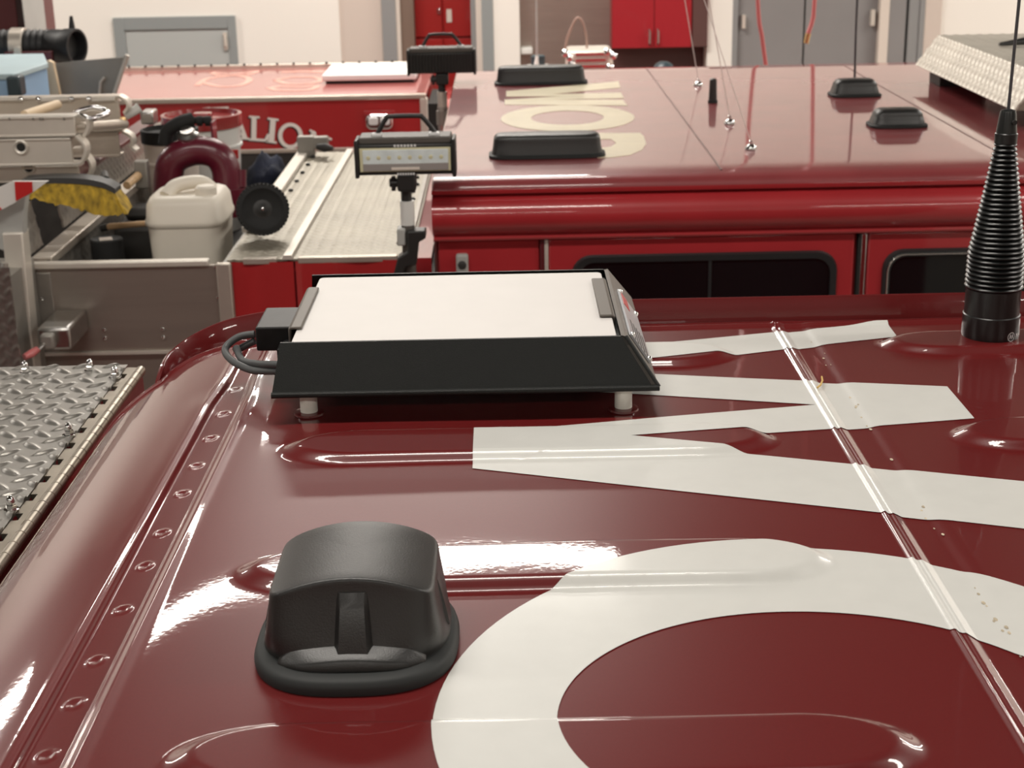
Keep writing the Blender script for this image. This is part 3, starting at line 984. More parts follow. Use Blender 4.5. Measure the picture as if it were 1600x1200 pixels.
# cream letters on the middle roof
def flat_letter(polys, z, m, parent, name='letter'):
    m_ = MB()
    for p in polys:
        if len(p) == 4 and isinstance(p[0][0], tuple):
            pass
        m_.prism(p, lambda a, b: (a, b, z), lambda a, b: (a, b, z + .0012))
    return m_.build(name, m, parent, 0)
def ring_polys(c, ax_, ay_, bx_, by_, n=64, a0=0, a1=2 * PI):
    o_ = [(c[0] + ax_ * math.cos(a0 + (a1 - a0) * k / n), c[1] + ay_ * math.sin(a0 + (a1 - a0) * k / n)) for k in range(n + 1)]
    i_ = [(c[0] + bx_ * math.cos(a0 + (a1 - a0) * k / n), c[1] + by_ * math.sin(a0 + (a1 - a0) * k / n)) for k in range(n + 1)]
    return [[o_[k], o_[k + 1], i_[k + 1], i_[k]] for k in range(n)]
flat_letter(ring_polys((.197, 5.0), .216, .275, .118, .150), ZM, 'oldvinyl', mid)
flat_letter([[(-.006, 5.32), (.412, 5.24), (.404, 5.375), (.16, 5.42), (.412, 5.42), (.412, 5.56), (.16, 5.555), (.42, 5.70), (.426, 5.87), (.0, 5.66), (0, 5.52), (.20, 5.50), (-.006, 5.44)]], ZM, 'oldvinyl', mid)
flat_letter([[(-.012, 4.60), (-.012, 4.70), (.404, 4.665), (.41, 4.60), (.405, 4.47), (.385, 4.37), (.345, 4.29), (.29, 4.255), (.25, 4.255), (.25, 4.40), (.30, 4.43), (.32, 4.49), (.31, 4.56)]], ZM, 'oldvinyl', mid)

# low profile antennas on the middle roof
def low_antenna(name, x0, x1, yn, yf, h, label, rnd=.016, m='dome'):
    xc = (x0 + x1) / 2
    t = thing(name, (xc, (yn + yf) / 2, ZM), label, 'antenna')
    L2, D2, yc = (x1 - x0) / 2, (yf - yn) / 2, (yn + yf) / 2
    def ring(sx, sy, z, n=4.5):
        return [(x, y, ZM + z) for x, y in sup(xc, sx, yc - sy, yc + sy, n, 64)]
    MB().rings([ring(L2, D2, .0015), ring(L2, D2, .008), ring(L2 - .006, D2 - .006, .011)]).build('base_flange', 'gasket', t, 40)
    q = rnd
    rr_ = [ring(L2 - .008, D2 - .010, .0105), ring(L2 - .012, D2 - .015, h * .5)]
    for a in np.linspace(0, PI / 2, 7):
        rr_.append(ring(L2 - .014 - q * (1 - math.cos(a)), D2 - .018 - q * .8 * (1 - math.cos(a)), h - q + q * math.sin(a)))
    rr_ += [ring((L2 - .014 - q) * .5, (D2 - .018 - q * .8) * .5, h + .0015), ring(.004, .002, h + .002)]
    MB().rings(rr_).build('cover', m, t, 45)
    return t
low_antenna('roof_antenna', -.052, .275, 4.245, 4.375, .064, 'long low black antenna housing beside the nearest cream letter')
low_antenna('roof_antenna', -.044, .308, 5.80, 5.93, .066, 'long low black antenna housing at the far end of the cream letters')
low_antenna('roof_antenna', 1.122, 1.298, 5.315, 5.44, .058, 'short low black antenna dome in front of a tall dark whip', .024)
low_antenna('roof_antenna', 1.106, 1.282, 4.645, 4.77, .054, 'short low black antenna dome nearest the tread plate box', .024)
t = thing('stub_antenna', (.703, 5.265, ZM), 'short black upright stub antenna between chrome studs', 'antenna')
MB().lathe([(.0165, .001), (.0165, .01), (.014, .012)], (.703, 5.265, ZM), 20).build('base', 'gasket', t)
MB().lathe([(.0145, .01), (.0125, .07), (.0115, .080), (.007, .083)], (.703, 5.265, ZM), 20).build('mast', 'dome', t)
for px_, py_, ex, ey, lb in ((1091, 134, 1070, 0, 'chrome antenna stud with thin whip, farthest beside the black stub'), (1140, 194, 1108, 0, 'chrome antenna stud with thin whip, middle one of the row'),
                             (1173, 234, 1120, 60, 'chrome antenna stud with thin whip, nearest the roof edge')):
    p = G(px_, py_, ZM)
    t = thing('whip_antenna', p, lb, 'antenna', 'chrome whip studs on the middle roof')
    MB().lathe([(.017, .001), (.017, .006), (.015, .010), (.008, .016), (.0055, .017), (.0055, .024), (.003, .026)], p, 28).build('stud', 'chrome', t)
    top = Vector(W(ex, ey, p[1] + .1))
    b0 = Vector(p) + Vector((0, 0, .02))
    MB().tube([b0, b0 + (top - b0) * (1.5 if ey < 30 else 2.2)], .0016 if ey < 30 else .0012, 6).build('whip', 'paleWire', t)
p = G(1335, 132, ZM)
t = thing('whip_antenna', p, 'tall dark whip antenna rising behind the short black dome', 'antenna')
MB().lathe([(.012, .001), (.012, .014), (.006, .02)], p, 20).build('base', 'gasket', t)
MB().tube([Vector(p) + Vector((0, 0, .015)), W(1337, 60, p[1]), W(1342, -60, p[1])], .0045, 8).build('whip', 'wire', t)

# tread plate box on the right of the middle roof
tb = thing('tread_box', (2.1, 5.2, ZM), 'tread plate storage box raised over the right of the middle roof', 'box')
A0 = G(1430, 101, 2.45)
B0 = W(1466, 55, A0[1])
A1 = G(1573, 173, 2.45)
LB = A0[1] - A1[1]
fu = (B0 - A0)
fl_ = np.linalg.norm(fu)
fu = fu / fl_
tread_sheet('sloped_side', 'treadlight', A0, (0, -1, 0), fu, LB, fl_, .030, .0022, .0050, tb)
tread_sheet('lid', 'treadlight', B0, (0, -1, 0), (1, 0, 0), LB, 1.3, .030, .0022, .0060, tb)
BX('end_panel', 'treadmid', B0[0] + .005, B0[0] + 1.29, A1[1] + .01, A0[1] - .01, 2.452, B0[2] - .008, tb, 0)
MB().prism([(A0[0] + .006, A0[2] - .001), (B0[0] + .006, B0[2] - .008), (B0[0] + .02, A0[2] - .001)], lambda a, b: (a, A1[1] + .004, b), lambda a, b: (a, A0[1] - .004, b)).build('end_cheek', 'treadmid', tb, 0)
MB().box(B0[0] + .10, B0[0] + 1.2, A1[1] + .06, A1[1] + .12, ZM + .001, 2.45).build('mount_rail', 'alu', tb)
MB().box(A0[0] + .05, A0[0] + .22, A0[1] - .16, A0[1] - .02, ZM + .001, 2.449).build('mount_foot', 'dark', tb)
hd = G(1575, 72, B0[2] + .004)
MB().tube([hd + np.array([-.03, 0, .006]), hd + np.array([.12, .02, .02]), hd + np.array([.25, 0, .02])], [.006, .018, .02], 12).build('lid_latch', 'dome', tb)

# rear body of the middle truck: walk deck, bolted edges, side sheets
ZD2 = 2.18
XD0, XD1 = -.755, -.262
YD1 = 5.66
MB().box(XD0 + .002, XM0 - .01, YS + .02, YD1, .5, ZD2 - .008).build('body_side', 'midred', mid)
tread_sheet('deck_plate', 'treadmid', (XD0, YS + .004, ZD2), (1, 0, 0), (0, 1, 0), XD1 - XD0, YD1 - YS, .026, .0022, .0040, mid)
m_ = MB()
for x0, x1 in ((XD0 + .004, -.578), (-.572, -.268)):
    P_ = []
    for z in np.linspace(1.2, ZD2 - .006, 9):
        P_.append([(x, YS + .0 + .006 * math.sin(x * 31 + z * 5) * math.cos(x * 9), z) for x in np.linspace(x0, x1, 24)])
    o = grid_mesh('side_sheet', 'batred', np.array(P_), mid, 60)
MB().box(-.712, -.622, YS - .002, YS + .02, ZD2 - .012, ZD2 + .004).box(-.565, -.30, YS - .002, YS + .02, ZD2 - .012, ZD2 + .004).build('edge_strip', 'alu', mid, bevel=.002)
MB().prism([(-.607, -.0), (-.577, 0), (-.581, .012), (-.603, .012)], lambda a, b: (a, YS - .004, ZD2 + b), lambda a, b: (a + .012, YD1, ZD2 + b)).build('cover_strip', 'alubright', mid)
a0, a1 = Vector((XD0 + .006, YS + .35, ZD2 + .008)), Vector((XD0 + .004, YD1 - .06, ZD2 + .008))
MB().box(XD0 - .012, XD0 + .030, YS + .33, YD1 - .05, ZD2 + .001, ZD2 + .018).build('deck_edge_angle', 'alubright', mid, bevel=.003)
for k in range(7):
    y = YS + .62 + k * .155
    MB().lathe([(.0085, 0), (.007, .006), (.002, .008)], (XD0 + .050, y, ZD2 + .002), 10).build('deck_bolt', 'dark', mid)
for k in range(12):
    y = YS + .15 + k * .12
    MB().lathe([(.008, 0), (.006, .006), (.002, .008)], (XD1 - .042 + .006 * (k % 2), y, ZD2 + .002), 10).build('deck_bolt', 'dark', mid)
MB().box(XD1 - .018, XD1 - .006, YS, YD1, ZD2, ZD2 + .012).build('deck_edge_angle', 'treaddark', mid)
MB().box(XD1 - .004, XM0 - .005, YS + .01, YD1, 1.9, ZD2 - .06).build('gap_panel', 'bracket', mid)
br = MB().box(XD0 - .006, XD0 + .055, YD1 - .10, YD1 - .06, ZD2, ZD2 + .075).box(XD0 + .05, XD0 + .105, YD1 - .10, YD1 - .06, ZD2 + .03, ZD2 + .072).build('corner_bracket', 'greyalu', mid, bevel=.004)
MB().lathe([(.010, 0), (.016, .03), (.008, .06)], (0, 0, 0), 14, Matrix.Translation((XD0 + .07, YD1 - .14, ZD2 + .045)) @ lathe_on((0, 0, 0), (1, -.2, -.1))).build('bracket_knob', 'dark', br)

# open tray at the left of the middle truck
XT0_, XT1_ = -1.275, -.742
tp = MB()
tp.box(XT0_, XT1_, YS - .012, YS, 1.938, ZD2 - .008)
tray = tp.build('tray_front', 'stainless', mid, bevel=.002)
MB().box(XT0_ - .0, XT1_ - .06, YS - .020, YS + .012, ZD2 - .010, ZD2 + .006).build('tray_rim', 'alubright', mid, bevel=.003)
MB().box(XT1_ - .040, XT1_ - .002, YS - .02, YS + .0, 1.6, ZD2 - .004).build('tray_corner_post', 'alu', mid, bevel=.003)
MB().box(XT0_, XT0_ + .05, YS - .016, YS - .008, 1.938, ZD2 - .02).build('tray_corner_angle', 'treaddark', mid, bevel=.002)
MB().box(XT0_, XT1_, YS - .022, YS, 1.930, 1.938).build('tray_bottom_strip', 'alubright', mid)
MB().box(XT0_, XT1_, YS - .008, YS + .1, 1.2, 1.930).build('lower_panel', 'stainless', mid)
for px_, py_ in ((59, 418), (65, 467), (337, 417), (341, 465), (163, 515), (164, 528), (254, 514), (255, 527)):
    p = W(px_, py_, YS - .013)
    MB().lathe([(.0052, 0), (.0052, .003), (.003, .005)], (0, 0, 0), 10, Matrix.Translation(p) @ lathe_on((0, 0, 0), (0, -1, 0))).build('tray_bolt', 'chrome', mid)
MB().box(XT0_ + .02, XT1_ - .01, YS + .02, YD1 + .1, 1.92, 1.95).build('tray_floor', 'dark', mid)
MB().box(XT1_ - .03, XT1_ - .012, YS + .0, YD1, 1.94, ZD2 - .012).build('tray_wall', 'greyalu', mid)
# the left tray wall is tread plate that steps outwards
tread_sheet('tray_wall', 'treaddark', (XT0_ + .05, YS + .03, 1.95), (0, 1, 0), (-.06, 0, .998), 1.72, .235, .030, .0024, .0052, mid)
MB().box(XT0_ - .01, XT0_ + .045, YS + .03, YD1 + .1, ZD2 - .012, ZD2 + .012).build('tray_wall_rail', 'alu', mid, bevel=.003)
tread_sheet('outer_wall', 'treaddark', (XT0_ - .02, YS + .40, ZD2 + .012), (0, 1, 0), (-.16, 0, .987), 1.3, .095, .030, .0024, .0052, mid)
tread_sheet('outer_wall', 'treaddark', (XT0_ - .02, YS + .03, ZD2 + .012), (0, 1, 0), (-.16, 0, .987), .15, .125, .030, .0024, .0052, mid)
MB().box(XT0_ - .09, XT0_ - .03, YS + .40, YD1 + .1, ZD2 + .107, ZD2 + .122).build('outer_wall_rail', 'darkred', mid, bevel=.003)
# post, marker board and bracket at the left end
pp = [W(24, 360, 3.9), W(40, 540, 3.9)]
m_ = MB()
q0, q1 = pp
for s in (0,):
    hw = .026
    m_.add([(q0[0] - hw, 3.87, q0[2]), (q0[0] + hw, 3.87, q0[2]), (q0[0] + hw, 3.93, q0[2]), (q0[0] - hw, 3.93, q0[2]), (q1[0] - hw, 3.87, 1.9), (q1[0] + hw, 3.87, 1.9), (q1[0] + hw, 3.93, 1.9), (q1[0] - hw, 3.93, 1.9)],
           [(0, 1, 2, 3), (7, 6, 5, 4), (0, 4, 5, 1), (1, 5, 6, 2), (2, 6, 7, 3), (3, 7, 4, 0)])
st = m_.build('rack_post', 'alubright', mid, bevel=.004)
m_ = MB()
poly = [W(x, y, 3.9) for x, y in ((-30, 345), (-30, 372), (27, 398), (40, 398), (40, 335), (44, 300), (20, 312))]
m_.prism([(p[0], p[2]) for p in poly], lambda a, b: (a, 3.88, b), lambda a, b: (a, 3.92, b))
m_.build('rack_gusset', 'bracket', mid, bevel=.003)
bd = thing('marker_board', W(20, 300, 3.85), 'red and white striped marker board under the ladder at left', 'sign')
cb = [(-60, 330), (-60, 352), (78, 292), (74, 278), (0, 296)]
m_ = MB()
m_.prism([(W(x, y, 3.86)[0], W(x, y, 3.86)[2]) for x, y in ((-60, 320), (-60, 352), (0, 329), (48, 303), (75, 283), (20, 283))], lambda a, b: (a, 3.855, b), lambda a, b: (a, 3.87, b))
m_.build('board', 'chevwhite', bd)
for q in (((23, 284), (50, 284), (51, 300), (25, 314)), ((-18, 312), (-8, 318), (3, 327), (-20, 337)),):
    m_ = MB()
    m_.prism([(W(x, y, 3.853)[0], W(x, y, 3.853)[2]) for x, y in q], lambda a, b: (a, 3.851, b), lambda a, b: (a, 3.855, b))
    m_.build('red_stripe', 'chevred', bd)
# winch box with red lever, upright tread plate and red tank behind the near deck
wx = thing('control_box', W(95, 545, 3.85), 'grey metal control box with red lever below the tray', 'box')
c0, c1 = W(60, 545, 3.8), W(108, 512, 3.8)
MB().box(c0[0], c1[0], 3.80, 3.98, c0[2] - .005, c1[2]).build('case', 'steel', wx, bevel=.008)
MB().box(c0[0] + .015, c0[0] + .05, 3.77, 3.80, c0[2] + .005, c0[2] + .045).build('boss', 'greyalu', wx, bevel=.006)
l0, l1 = W(62, 543, 3.77), W(38, 558, 3.72)
MB().tube([W(72, 535, 3.78), W(60, 546, 3.75)], .005, 10).build('lever', 'steel', wx)
MB().tube([W(60, 545, 3.75), W(50, 552, 3.74), W(38, 558, 3.72)], [.008, .011, .008], 12).build('lever_grip', 'pinkhose', wx)
tread_sheet('rear_corner_plate', 'tread', np.array(W(-60, 600, 3.7)), (1, 0, 0), (0, 0, 1), W(24, 500, 3.7)[0] - W(-60, 600, 3.7)[0], .30, .026, .0024, .0045, mid)
rp_ = W(10, 395, 3.95)
MB().box(rp_[0] - .10, rp_[0] + .015, 3.94, 3.99, 2.02, 2.20).build('rear_panel', 'maroon', mid)
MB().tube([W(4, 445, 3.8), W(4, 425, 3.8), W(6, 410, 3.8)], [.02, .016, .010], 12).build('rear_valve', 'steel', mid)
MB().box(rp_[0] - .2, rp_[0] + .06, 3.78, 3.98, 1.85, W(0, 432, 3.78)[2]).build('rear_step', 'greyalu', mid)

# ------------------------------------------------------------------ gear in the tray
def profile_box(cx_, cy_, hx, hy, z0, z1, n=5, taper=1., N=56):
    return [[(x, y, z) for x, y in sup(cx_, hx * s, cy_ - hy * s, cy_ + hy * s, n, N)] for z, s in ((z0, taper), (z1, 1))]
jg = thing('jug', (-.925, 4.32, 2.09), 'square cream plastic jug at the front of the tray', 'jug')
jx, jy = -.925, 4.40
def jr(hx, hy, z, n=5.5):
    return [(x, y, z) for x, y in sup(jx, hx, jy - hy, jy + hy, n, 72)]
MB().rings([jr(.088, .105, 1.955), jr(.098, .115, 1.962), jr(.108, .124, 2.195), jr(.110, .126, 2.214)]).build('body', 'poly', jg, 40)
MB().rings([jr(.111, .128, 2.210), jr(.1155, .132, 2.217), jr(.1155, .132, 2.226), jr(.112, .128, 2.234), jr(.108, .124, 2.272), jr(.098, .113, 2.289), jr(.084, .098, 2.295), jr(.05, .06, 2.292), jr(.01, .01, 2.290)]).build('shoulder', 'poly', jg, 50)
MB().tube(curve_pts([(jx - .055, jy - .055, 2.288), (jx - .03, jy - .02, 2.312), (jx + .03, jy + .02, 2.314), (jx + .058, jy + .05, 2.288)], 8), [.02] * 25, 14).build('handle', 'poly', jg, 60)
MB().lathe([(.030, 2.285), (.030, 2.312), (.024, 2.318), (.004, 2.319)], (jx + .062, jy - .055, 0), 24).build('cap', 'poly', jg)

wl = thing('wheel', (-.68, 4.30, 2.235), 'black rubber wheel leaning between the jug and the tread deck', 'wheel')
wc = Vector(W(410, 327, 4.25))
wM = Matrix.Translation(wc) @ lathe_on((0, 0, 0), (.20, -1, .22))
r0 = 38.5 / 2400 * 4.45 * 1.02
tr = []
for k in range(29):
    a = k * PI / 14 if k < 15 else 0
prof = [(r0 * .62, -.018), (r0 * .80, -.026), (r0 * .94, -.024), (r0, -.015), (r0, .015), (r0 * .94, .024), (r0 * .80, .026), (r0 * .62, .016)]
m_ = MB().lathe(prof, (0, 0, 0), 56, wM)
for k in range(40):
    a = 2 * PI * k / 40
    m_.box(r0 * .90, r0 * 1.02, -.004, .004, .004, .0245, wM @ Matrix.Rotation(a, 4, 'Z'))
m_.build('tyre', 'tire', wl, 40)
hb = MB().lathe([(r0 * .63, -.012), (r0 * .63, .010), (r0 * .55, .014), (r0 * .40, .006), (r0 * .36, .016), (r0 * .20, .020), (r0 * .14, .026), (r0 * .02, .026)], (0, 0, 0), 40, wM).build('hub', 'hub', wl, 40)
MB().lathe([(r0 * .09, .024), (r0 * .085, .032), (r0 * .05, .036), (r0 * .01, .037)], (0, 0, 0), 16, wM).build('axle_cap', 'chrome', hb)
MB().tube([wM @ Vector((0, 0, -.02)), wM @ Vector((-.02, .0, -.20))], .012, 10).build('axle', 'dark', wl)

el = thing('suction_elbow', (-1.0, 4.95, 2.19), 'maroon U shaped pipe elbow standing behind the cream jug', 'pipe')
ep = curve_pts([W(262, 330, 4.85), W(262, 290, 4.85), W(270, 252, 4.85), W(302, 236, 4.86), W(335, 240, 4.86), W(352, 262, 4.86), W(356, 300, 4.85), W(358, 330, 4.85)], 8)
MB().tube(ep, [.046] * len(ep), 24).build('pipe', 'maroon', el, 60)
MB().tube([W(356, 292, 4.85), W(358, 335, 4.85)], .056, 24).build('flange', 'maroon', el, 40)
MB().tube([W(377, 265, 4.86), W(377, 292, 4.85)], .016, 12).build('side_lug', 'maroon', el)
MB().box(*(lambda a, b: (a[0], b[0], 4.88, 4.95, b[2], a[2]))(W(330, 190, 4.9), W(338, 250, 4.9))).build('lug', 'maroon', el, 40)
m_ = MB()
pc = W(298, 198, 4.9)
for k in range(4):
    m_.tube([W(282 + k * 13, 189, 4.9), W(290 + k * 13, 189, 4.9)], .016, 10)
m_.tube([W(280, 189, 4.9), W(330, 187, 4.9)], .011, 10)
m_.build('grip', 'tire', el, 40)
MB().tube(curve_pts([W(258, 225, 4.88), W(262, 205, 4.88), W(280, 192, 4.88), W(300, 186, 4.9)], 6), .022, 12).build('hose_tail', 'tire', el)
MB().lathe([(.032, 0), (.034, .014), (.022, .02), (.022, .03)], (0, 0, 0), 24, Matrix.Translation(W(294, 215, 4.86)) @ lathe_on((0, 0, 0), (0, -.5, 1))).build('collar', 'steel', el)

def pail(cx_, cy_, r, z0, z1, label, body_m, lid_m, lid_h=.018, name='pail'):
    t = thing(name, (cx_, cy_, z0), label, 'pail')
    MB().lathe([(r * .86, z0), (r * .97, z1 - .085), (r * 1.03, z1 - .083), (r * 1.03, z1 - .075), (r * .98, z1 - .073), (r, z1)], (cx_, cy_, 0), 48).build('body', body_m, t, 40)
    ld = MB().lathe([(r * 1.05, z1 - .012), (r * 1.06, z1), (r * 1.06, z1 + lid_h), (r * .97, z1 + lid_h + .002), (r * .94, z1 + lid_h * .6), (r * .5, z1 + lid_h * .55), (.001, z1 + lid_h * .6)], (cx_, cy_, 0), 48).build('lid', lid_m, t, 40)
    return t, ld
c = W(315, 186, 5.45)
t, ld = pail(c[0], c[1], .133, 1.9515, c[2] - .012, 'white pail with a glossy red lid behind the maroon elbow', 'polywhite', 'lidred', .03)
MB().box(c[0] - .03, c[0] + .035, c[1] - .02, c[1] + .03, c[2] + .0, c[2] + .022).build('lid_plug', 'lidred', ld, bevel=.006)
q = W(362, 242, 5.31)
MB().box(q[0] - .02, q[0] + .02, c[1] - .128, c[1] - .12, q[2] - .015, q[2] + .015).build('sticker', 'chevred', t)
c = W(265, 208, 5.15)
t, ld = pail(c[0], c[1], .090, 1.9515, c[2] - .015, 'cream pail with a black lid beside the ladder end', 'sticker', 'tire', .03)
MB().box(c[0] - .02, c[0] + .05, c[1] - .05, c[1] + .0, c[2] + .004, c[2] + .014).build('lid_slot', 'hub', ld, bevel=.003)
# navy bundle, small drum, handles
bg = MB()
c0 = np.array(W(417, 262, 5.50))
P_ = []
rs = []
for k in range(13):
    f = -1 + 2 * k / 12
    s = math.sqrt(max(.02, 1 - f * f))
    rs.append([(c0[0] + f * .075, c0[1] + .11 * s * math.cos(a), c0[2] - .05 + (.085 + .018 * math.sin(5 * a + 3 * f) + .016 * math.sin(9 * f + a * 2)) * s * math.sin(a)) for a in np.linspace(0, 2 * PI, 28)[:-1]])
tag(bg.rings(rs).build('cloth_bundle', 'navy', None, 70), 'dark navy cloth bundle between the elbow and the tread deck', 'bundle')
c = np.array(W(166, 372, 4.33))
t = thing('drum', (c[0], c[1], 1.955), 'small dark drum with a paper label in the tray', 'can')
MB().lathe([(.044, 1.951), (.046, 1.96), (.046, c[2] - .004), (.043, c[2]), (.040, c[2] - .002), (.001, c[2] - .002)], (c[0], c[1], 0), 36).build('body', 'tire', t)
MB().box(c[0] - .02, c[0] + .016, c[1] - .028, c[1] + .012, c[2] - .0015, c[2] + .0006, Matrix.Translation(Vector(c)) @ Matrix.Rotation(.3, 4, 'Z') @ Matrix.Translation(-Vector(c))).build('paper_label', 'sticker', t)
t = thing('hand_tool', W(205, 352, 4.4), 'pale wooden handle lying across the tray behind the drum', 'tool')
MB().tube([W(165, 356, 4.42), W(172, 354, 4.42), W(205, 351, 4.42), W(240, 348, 4.42)], [.007, .0095, .0085, .009], 12).build('handle', 'wood', t)
MB().tube([W(158, 357, 4.42), W(168, 355, 4.42)], .0105, 12).build('end_cap', 'dark', t)
c = np.array(W(205, 388, 4.42))
m_ = MB()
rs = []
for k in range(11):
    f = -1 + 2 * k / 10
    s = math.sqrt(max(.03, 1 - f * f))
    rs.append([(c[0] + .016 + f * .040, c[1] + .06 * s * math.cos(a), 2.008 + (.047 + .008 * math.sin(3 * a + 4 * f)) * s * math.sin(a)) for a in np.linspace(0, 2 * PI, 22)[:-1]])
tag(m_.rings(rs).build('float_bag', 'maroon', None, 70), 'crumpled maroon bag between the drum and the cream jug', 'bag')
# dark machine block in the back of the tray
mc = thing('pump_unit', (-1.08, 4.95, 1.955), 'dark machinery with wooden trim behind the broom', 'machine')
MB().box(-1.20, -.96, 4.56, 4.74, 1.9515, 2.16).box(-1.17, -1.0, 4.60, 4.72, 2.16, 2.20).build('block', 'dark', mc, bevel=.02)
p0, p1 = Vector(W(198, 290, 4.66)), Vector(W(216, 274, 4.74))
MB().tube([p0, p1], .013, 10).build('wooden_grip', 'wood', mc)
MB().box(*(lambda a: (a[0] - .02, a[0] + .02, a[1] - .02, a[1] + .02, a[2] - .05, a[2] + .035))(W(222, 268, 4.77))).build('bracket', 'greyalu', mc, bevel=.004)

# broom
bo = thing('broom', W(120, 300, 4.3), 'push broom head with yellow bristles resting on the tray', 'broom')
b0, b1 = Vector(W(52, 290, 4.28)), Vector(W(192, 300, 4.30))
top = [W(40, 284, 4.28), W(80, 281, 4.28), W(130, 282, 4.28), W(165, 288, 4.29), W(185, 298, 4.3)]
bot = [W(45, 301, 4.24), W(80, 312, 4.24), W(130, 322, 4.25), W(170, 334, 4.26), W(204, 328, 4.27)]
top, bot = curve_pts(top, 9), curve_pts(bot, 9)
rs = []
rng = random.Random(3)
for k in range(len(top)):
    a, b = Vector(top[k]), Vector(bot[k])
    j1, j2 = rng.uniform(-.006, .006), rng.uniform(-.005, .005)
    rs.append([a + Vector((0, -.030, 0)), a.lerp(b, .5) + Vector((0, -.042 + j2, 0)), b + Vector((j2, -.045, j1)), b + Vector((0, -.01, j2)), b + Vector((j1, .035, j1 + .004)), a.lerp(b, .5) + Vector((0, .04, 0)), a + Vector((0, .030, 0))])
o = MB().rings(rs).build('bristles', 'bristle', bo, 30)
rs = []
for k in range(len(top)):
    a = Vector(top[k])
    rs.append([a + Vector((0, -.036, -.004)), a + Vector((0, -.034, .012)), a + Vector((0, .034, .012)), a + Vector((0, .036, -.004))])
MB().rings(rs).build('head_block', 'hub', bo, 40)
MB().tube([Vector(W(165, 281, 4.32)), Vector(W(163, 272, 4.5))], .012, 10).build('socket', 'hub', bo)

# ------------------------------------------------------------------ ladder at the left
la = thing('ladder', W(60, 220, 4.45), 'silver aluminium extension ladder end lying across the far left', 'ladder')
XLN = -2.2
def rail(px1, y0, y1, Yp, dep, m='alubright', name='side_rail', holes=()):
    a, b = W(px1, y0, Yp), W(px1, y1, Yp)
    zt = (a[2], b[2])
    # a channel section: thin web with lips
    m_ = MB()
    m_.box(XLN, a[0], Yp, Yp + .012, b[2], a[2])
    m_.box(XLN, a[0], Yp - .004, Yp + dep, a[2] - .007, a[2]).box(XLN, a[0], Yp - .004, Yp + dep, b[2], b[2] + .007)
    o = m_.build(name, m, la, bevel=.0015)
    return o, a, b
r1, a1_, b1_ = rail(115, 181, 213, 4.40, .06)
r2, a2_, b2_ = rail(110, 215, 258, 4.40, .05)
r3, a3_, b3_ = rail(122, 259, 283, 4.45, .07)
r4, a4_, b4_ = rail(184, 150, 205, 4.85, .06, 'alu')
r5, a5_, b5_ = rail(184, 206, 245, 4.87, .06, 'alu')
def ring_hole(px_, py_, Yp, R_, parent):
    c = W(px_, py_, Yp)
    M_ = Matrix.Translation(c) @ lathe_on((0, 0, 0), (0, -1, 0))
    MB().lathe([(R_, -.002), (R_, .004), (R_ * .85, .006), (R_ * .62, .003), (R_ * .6, -.002)], (0, 0, 0), 28, M_).build('rung_collar', 'alubright', parent)
    MB().lathe([(R_ * .62, .0005), (R_ * .62, .0015), (.001, .0016)], (0, 0, 0), 28, M_).build('rung_bore', 'gap', parent)
ring_hole(33, 230, 4.398, .021, r2)
ring_hole(45, 262, 4.448, .021, r3)
# rungs that join the two beams
for px_ in (-90, 33, 150):
    p = W(px_, 200, 4.6)
    MB().tube([(p[0], 4.43, b1_[2] + .02), (p[0] + .02, 4.86, b4_[2] + .02)], .016, 14).build('rung', 'alu', la)
# top edge rods, bolts and inner shade
for x0, x1 in ((-90, 33), (60, 112), (139, 180)):
    MB().tube([W(x0, 157, 4.845), W(x1, 155, 4.845)], .0075, 10).build('guide_rod', 'alubright', la)
for px_ in (33, 60, 112, 139):
    MB().lathe([(.008, 0), (.008, .004), (.003, .007)], (0, 0, 0), 12, Matrix.Translation(W(px_, 155, 4.836)) @ lathe_on((0, 0, 0), (0, -1, .3))).build('rod_bolt', 'chrome', la)
MB().tube([W(38, 180, 4.55), W(90, 163, 4.75)], .014, 12).build('pawl_arm', 'woodpale', la)
for k, px_ in enumerate((15, 52, 63, 67, 100)):
    MB().lathe([(.0045, 0), (.003, .003)], (0, 0, 0), 10, Matrix.Translation(W(px_, 185.5, 4.398)) @ lathe_on((0, 0, 0), (0, -1, 0))).build('rail_rivet', 'treaddark', la)
# curved end guides
def fin(pts, r, Yp):
    P_ = curve_pts([W(x, y, Yp) for x, y in pts], 8)
    rs = []
    for i, p in enumerate(P_):
        t_ = (P_[min(i + 1, len(P_) - 1)] - P_[max(i - 1, 0)]).normalized()
        nrm = Vector((-t_.z, 0, t_.x))
        p = Vector(p)
        rs.append([p + nrm * r, p + nrm * r + Vector((0, .05, 0)), p - nrm * r + Vector((0, .05, 0)), p - nrm * r])
    MB().rings(rs).build('end_guide', 'alubright', la, 40, bevel=.002)
fin(((118, 213), (131, 228), (132, 243), (124, 255), (112, 257)), .0045, 4.39)
fin(((133, 245), (141, 258), (139, 272), (130, 282), (116, 283)), .0045, 4.44)
fin(((136, 186), (137, 198), (132, 210), (129, 213)), .0045, 4.42)
fin(((184, 151), (196, 158), (199, 168), (193, 177)), .0045, 4.86)
fin(((190, 206), (203, 214), (206, 225), (203, 229), (212, 237)), .0045, 4.88)
MB().box(*(lambda a, b: (a[0], b[0], 4.42, 4.46, b[2], a[2]))(W(116, 196, 4.42), W(133, 201, 4.42))).box(*(lambda a, b: (a[0], b[0], 4.42, 4.46, b[2], a[2]))(W(111, 232, 4.42), W(130, 237, 4.42))).build('end_bracket', 'alu', la, bevel=.002)
